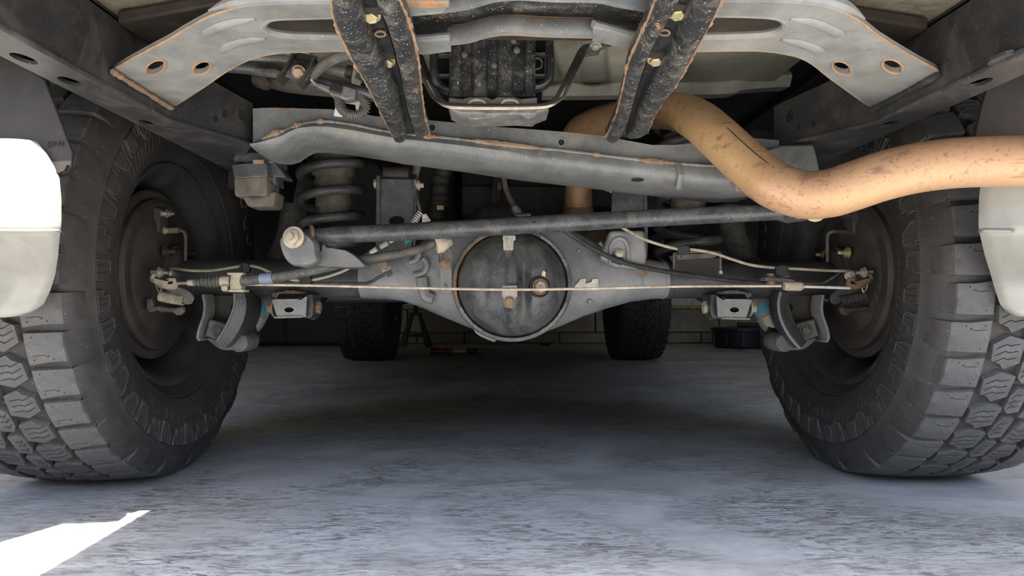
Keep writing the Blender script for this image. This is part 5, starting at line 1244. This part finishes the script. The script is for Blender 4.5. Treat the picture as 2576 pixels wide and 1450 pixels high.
g = G(); g.tube([p + Vector((0, -.006, -.004)) for p in P[8:60]], .0022, 7); part('band_edge', g, M['tan'], t)
g = G(); g.prism(pts([(1468, 122), (1520, 108), (1528, 116), (1512, 124), (1506, 136), (1472, 140), (1462, 136)], .985), (0, .006, 0)); part('end_tab', g, M['hose'], t, bevel=.001)
g = G(); g.hexbolt(at(1498, 117, .984), (0, -.5, -.85), .006, .004, washer=1.5); part('bolt', g, M['zinc'], t)

# ================================================================== pipes, brackets and wiring above the coil spring
def corrugated(P, r, rib, n=8, amp=.16):
    Q = smooth(pts(P), n); L = [0]
    for a, b in zip(Q[:-1], Q[1:]): L.append(L[-1] + (b - a).length)
    out = []; k = 0; step = rib / 4; s = 0
    while s < L[-1]:
        while L[k + 1] < s: k += 1
        out.append(Q[k].lerp(Q[k + 1], (s - L[k]) / max(1e-9, L[k + 1] - L[k]))); s += step
    g = G(); g.tube(out, [r * (1 + (amp if (i % 4) in (1, 2) else -amp)) for i in range(len(out))], 12); return g
t = thing('wiring_harness', 'grey corrugated wiring conduit looping through a dusty connector above the crossmember', 'wiring', at(880, 292, .99))
part('conduit', corrugated([(892, 133, .90), (860, 140, .91), (832, 152, .92), (808, 168, .93), (785, 192, .94)], .0062, .0030), M['conduit'], t, flatshade=False)
part('conduit', corrugated([(893, 232, .955), (908, 242, .955), (919, 258, .955), (918, 276, .955), (904, 288, .955), (884, 289, .955), (865, 280, .955), (855, 264, .955), (853, 246, .955)], .0062, .0028), M['hose'], t)
g = G(); g.prism(pts([(836, 203), (897, 225), (893, 246), (868, 250), (827, 236), (832, 222)], .945), (0, .02, 0)); part('connector', g, M['plastic_grey'], t, bevel=.002)
g = G(); g.prism(pts([(834, 203), (862, 213), (856, 236), (826, 228)], .940), (0, .004, 0)); part('connector_face', g, M['plastic'], t, bevel=.001)
g = G(); g.prism(pts([(792, 204), (834, 218), (830, 232), (806, 222), (790, 214)], .950), (0, .014, 0)); part('connector_tail', g, M['plastic_grey'], t, bevel=.002)
for k, mt in enumerate(('white_tag', 'orange', 'bluegrey')):
    g = G(); g.tube(smooth(pts([(782 + k, 192 - k, .942), (783 + k * 2, 202 + k, .942), (794, 211 + k * 2, .945)]), 4), .0011, 6); part('bare_wire', g, M[mt], t)
g = G(); g.prism(pts([(848, 250), (858, 250), (857, 268), (862, 278), (861, 293), (840, 291), (843, 272)], .97), (0, .004, 0)); part('white_clip', g, M['white_tag'], t)
g = G(); g.prism(pts([(866, 247), (922, 249), (922, 262), (905, 262), (900, 277), (896, 277), (893, 262), (868, 258)], .975), (0, .004, 0)); part('white_clip', g, M['white_tag'], t)
g = G(); g.prism(pts([(889, 170), (898, 165), (902, 172), (892, 196), (909, 204), (906, 214), (884, 208), (884, 198)], .938), (0, .004, 0)); part('cable_tie', g, M['plastic_grey'], t)

t = thing('tow_pipe', 'dull grey pipe pair running past the black strap bracket above the crossmember', 'pipe', at(700, 185, 1.0))
g = G(); g.tube(smooth(pts([(600, 130, .96), (650, 146, .98), (720, 152, .99), (800, 168, .985), (872, 184, .98)]), 5), .0075, 14); part('upper_pipe', g, M['alu'], t)
g = G(); g.tube(smooth(pts([(560, 165, .98), (640, 172, .98), (700, 182, .98), (760, 198, .97), (830, 216, .965), (930, 238, .96), (1000, 256, .98)]), 5), .0115, 16, flat=(.8, 1)); part('lower_pipe', g, M['chassis'], t)
g = G(); g.tube(pts([(873, 180, .972), (889, 184, .972)]), .0095, 16); part('rubber_collar', g, M['brown_dark'], t)
g = G(); g.prism(pts([(655, 170), (690, 172), (712, 186), (700, 196), (668, 184)], .966), (0, .004, 0)); part('rust_patch', g, M['rust'], t)
g = G(); g.prism(pts([(640, 172), (700, 176), (708, 184), (640, 180)], .962), (0, .005, 0)); part('white_scale', g, M['hose'], t)
t = thing('strap_bracket', 'black folded strap bracket with one rusty bolt over the grey pipes', 'bracket', at(750, 205, .94))
g = G(); rings = []
for px, py, Y, w in ((776, 137, .95, 30), (770, 152, .925, 31), (756, 178, .925, 31), (745, 200, .93, 32)):
    rings.append([at(px - w, py - 6, Y), at(px + w - 6, py + 6, Y), at(px + w - 6, py + 6, Y + .008), at(px - w, py - 6, Y + .008)])
g.loft(rings); part('strap', g, M['plastic'], t, bevel=.002)
g = G(); g.sheet(pts([(742, 138), (735, 158), (722, 180), (700, 206)], .935), (0, .03, 0), .003); part('side_flange', g, M['brown_dark'], t)
g = G(); g.sheet(pts([(792, 152), (786, 175), (772, 195), (752, 216)], .935), (0, .03, 0), .003); part('side_flange', g, M['brown_dark'], t)
g = G(); g.hexbolt(at(752, 180, .924), (0, -.7, -.6), .0078, .007, washer=1.25); part('bolt', g, M['rust_bolt'], t)
g = G(); c = at(655, 204, 1.0); 
t = thing('sealant_lump', 'gritty sealant lump on the pale pan lip above the crossmember end', 'sealant', at(655, 215, 1.24))
g = G(); g.tube(smooth(pts([(645, 200, 1.24), (656, 203, 1.23), (668, 212, 1.23), (676, 218, 1.24)]), 5), [.006, .011, .013, .013, .014, .014, .014, .013, .013, .012, .012, .011, .010, .008, .006, .005][:16], 10); part('lump', g, M['seal'], t)

# ================================================================== things on the garage floor
def floorpt(px, py): return atz(px, py, 0)
a = floorpt(1084, 893); b = floorpt(1211, 893); Yt = a.y
t = thing('flashlight', 'red and black torch with a yellow ring lying on the floor between the front wheels', 'torch', (0.5 * (a.x + b.x), Yt, 0))
L = b.x - a.x
def seg(n, x0, x1, r0, r1, mt):
    g = G(); g.tube([Vector((a.x + L * x0, Yt, .0235)), Vector((a.x + L * x1, Yt, .0235))], [r0, r1], 20); part(n, g, M[mt], t)
M['red'] = metal('dark_red_plastic', (.25, .02, .03), .4, bump=0)
M['yellow'] = metal('yellow_ring', (.55, .30, .03), .4, bump=0)
seg('tail_cap', 0, .10, .0235, .0235, 'plastic'); seg('tail_ring', .10, .17, .020, .020, 'red'); seg('grip', .17, .44, .019, .019, 'red'); seg('grip_band', .30, .34, .0205, .0205, 'plastic'); seg('yellow_ring', .44, .52, .0195, .017, 'yellow'); seg('steel_neck', .52, .70, .013, .013, 'zinc'); seg('head', .70, .93, .018, .018, 'plastic'); seg('bezel', .93, 1.0, .019, .018, 'plastic_grey')
a2 = floorpt(1325, 871); t = thing('screwdriver', 'small dark screwdriver lying on the floor near the back wall', 'screwdriver', (a2.x + .1, a2.y, 0))
g = G(); g.tube([Vector((a2.x + .1, a2.y, .012)), Vector((a2.x + .12, a2.y, .013)), Vector((a2.x + .17, a2.y, .013)), Vector((a2.x + .19, a2.y, .012))], [.007, .012, .012, .008], 12); part('handle', g, M['plastic'], t)
g = G(); g.tube([Vector((a2.x, a2.y, .012)), Vector((a2.x + .10, a2.y, .012))], .003, 8); part('blade', g, M['zinc'], t)

c = floorpt(1048, 868); c.y = 5.45; c.x = at(1046, 860, 5.45).x
t = thing('jack_stand', 'dark splayed jack stand beside the shaded front wheel', 'jack stand', (c.x, 5.45, 0))
for sx in (-1, 1):
    for sy in (-1, 1):
        P = [Vector((c.x + sx * .105, 5.45 + sy * .09, 0)), Vector((c.x + sx * .03, 5.45 + sy * .025, .26))]
        g = G(); g.prism([P[0] + Vector((-.02, 0, 0)), P[0] + Vector((.02, 0, 0)), P[1] + Vector((.012, 0, 0)), P[1] + Vector((-.012, 0, 0))], (0, .006, 0)); part('leg', g, M['tank'], t)
g = G(); g.box((c.x, 5.45, .265), (.09, .08, .02)); part('collar', g, M['tank'], t, bevel=.004)
g = G(); g.box((c.x, 5.45, .31), (.035, .03, .12)); part('post', g, M['dark'], t, bevel=.003)
g = G(); g.prism([(c.x - .05, 5.43, .37), (c.x - .03, 5.43, .35), (c.x + .03, 5.43, .35), (c.x + .05, 5.43, .37), (c.x + .05, 5.43, .385), (c.x, 5.43, .37), (c.x - .05, 5.43, .385)], (0, .04, 0)); part('saddle', g, M['dark'], t)
for z in (.09,):
    for sy in (-1, 1):
        g = G(); g.box((c.x, 5.45 + sy * .065, z), (.13, .005, .02)); part('brace', g, M['tank'], t)

c = floorpt(1880, 879); rr = .225; c = Vector((at(1812, 850, c.y).x + rr, c.y + .2, 0))
t = thing('drain_pan', 'round black plastic oil drain pan on the floor by the block wall', 'drain pan', c)
M['pan'] = metal('navy_black_plastic', (.012, .013, .019), .45, dust=(.03, .03, .04), dust_amt=.3, bump=.03)
g = G(); g.lathe([(0, rr * .86), (.004, rr * .88), (.012, rr * .90), (.014, rr * .865), (.13, rr * .93), (.135, rr * 1.0), (.155, rr * 1.0), (.158, rr * .96)], c, (0, 0, 1), 56); part('tub', g, M['pan'], t, angle=30)
g = G(); g.lathe([(.156, rr * .97), (.162, rr * .9), (.164, .0)], c, (0, 0, 1), 40); part('lid', g, M['pan'], t)
g = G(); g.tube([c + Vector((-.06, -rr * .5, .18)), c + Vector((.16, -rr * .5, .172))], .02, 16); part('carry_handle', g, M['pan'], t)
for a in (-.25, .9, 2.2, 3.6, 4.6, 5.4):
    d = Vector((math.sin(a), -math.cos(a), 0)); g = G(); g.box(c + d * rr * .9 + Vector((0, 0, .07)), (.022, .03, .10), rot=Matrix.Rotation(a, 3, 'Z')); part('side_rib', g, M['pan'], t, bevel=.004)
g = G(); p = c + Vector((-rr * .72, -rr * .5, .165)); g.lathe([(0, .012), (.01, .012), (.016, .005)], p, (0, 0, 1), 12); part('vent_cap', g, M['zinc'], t)
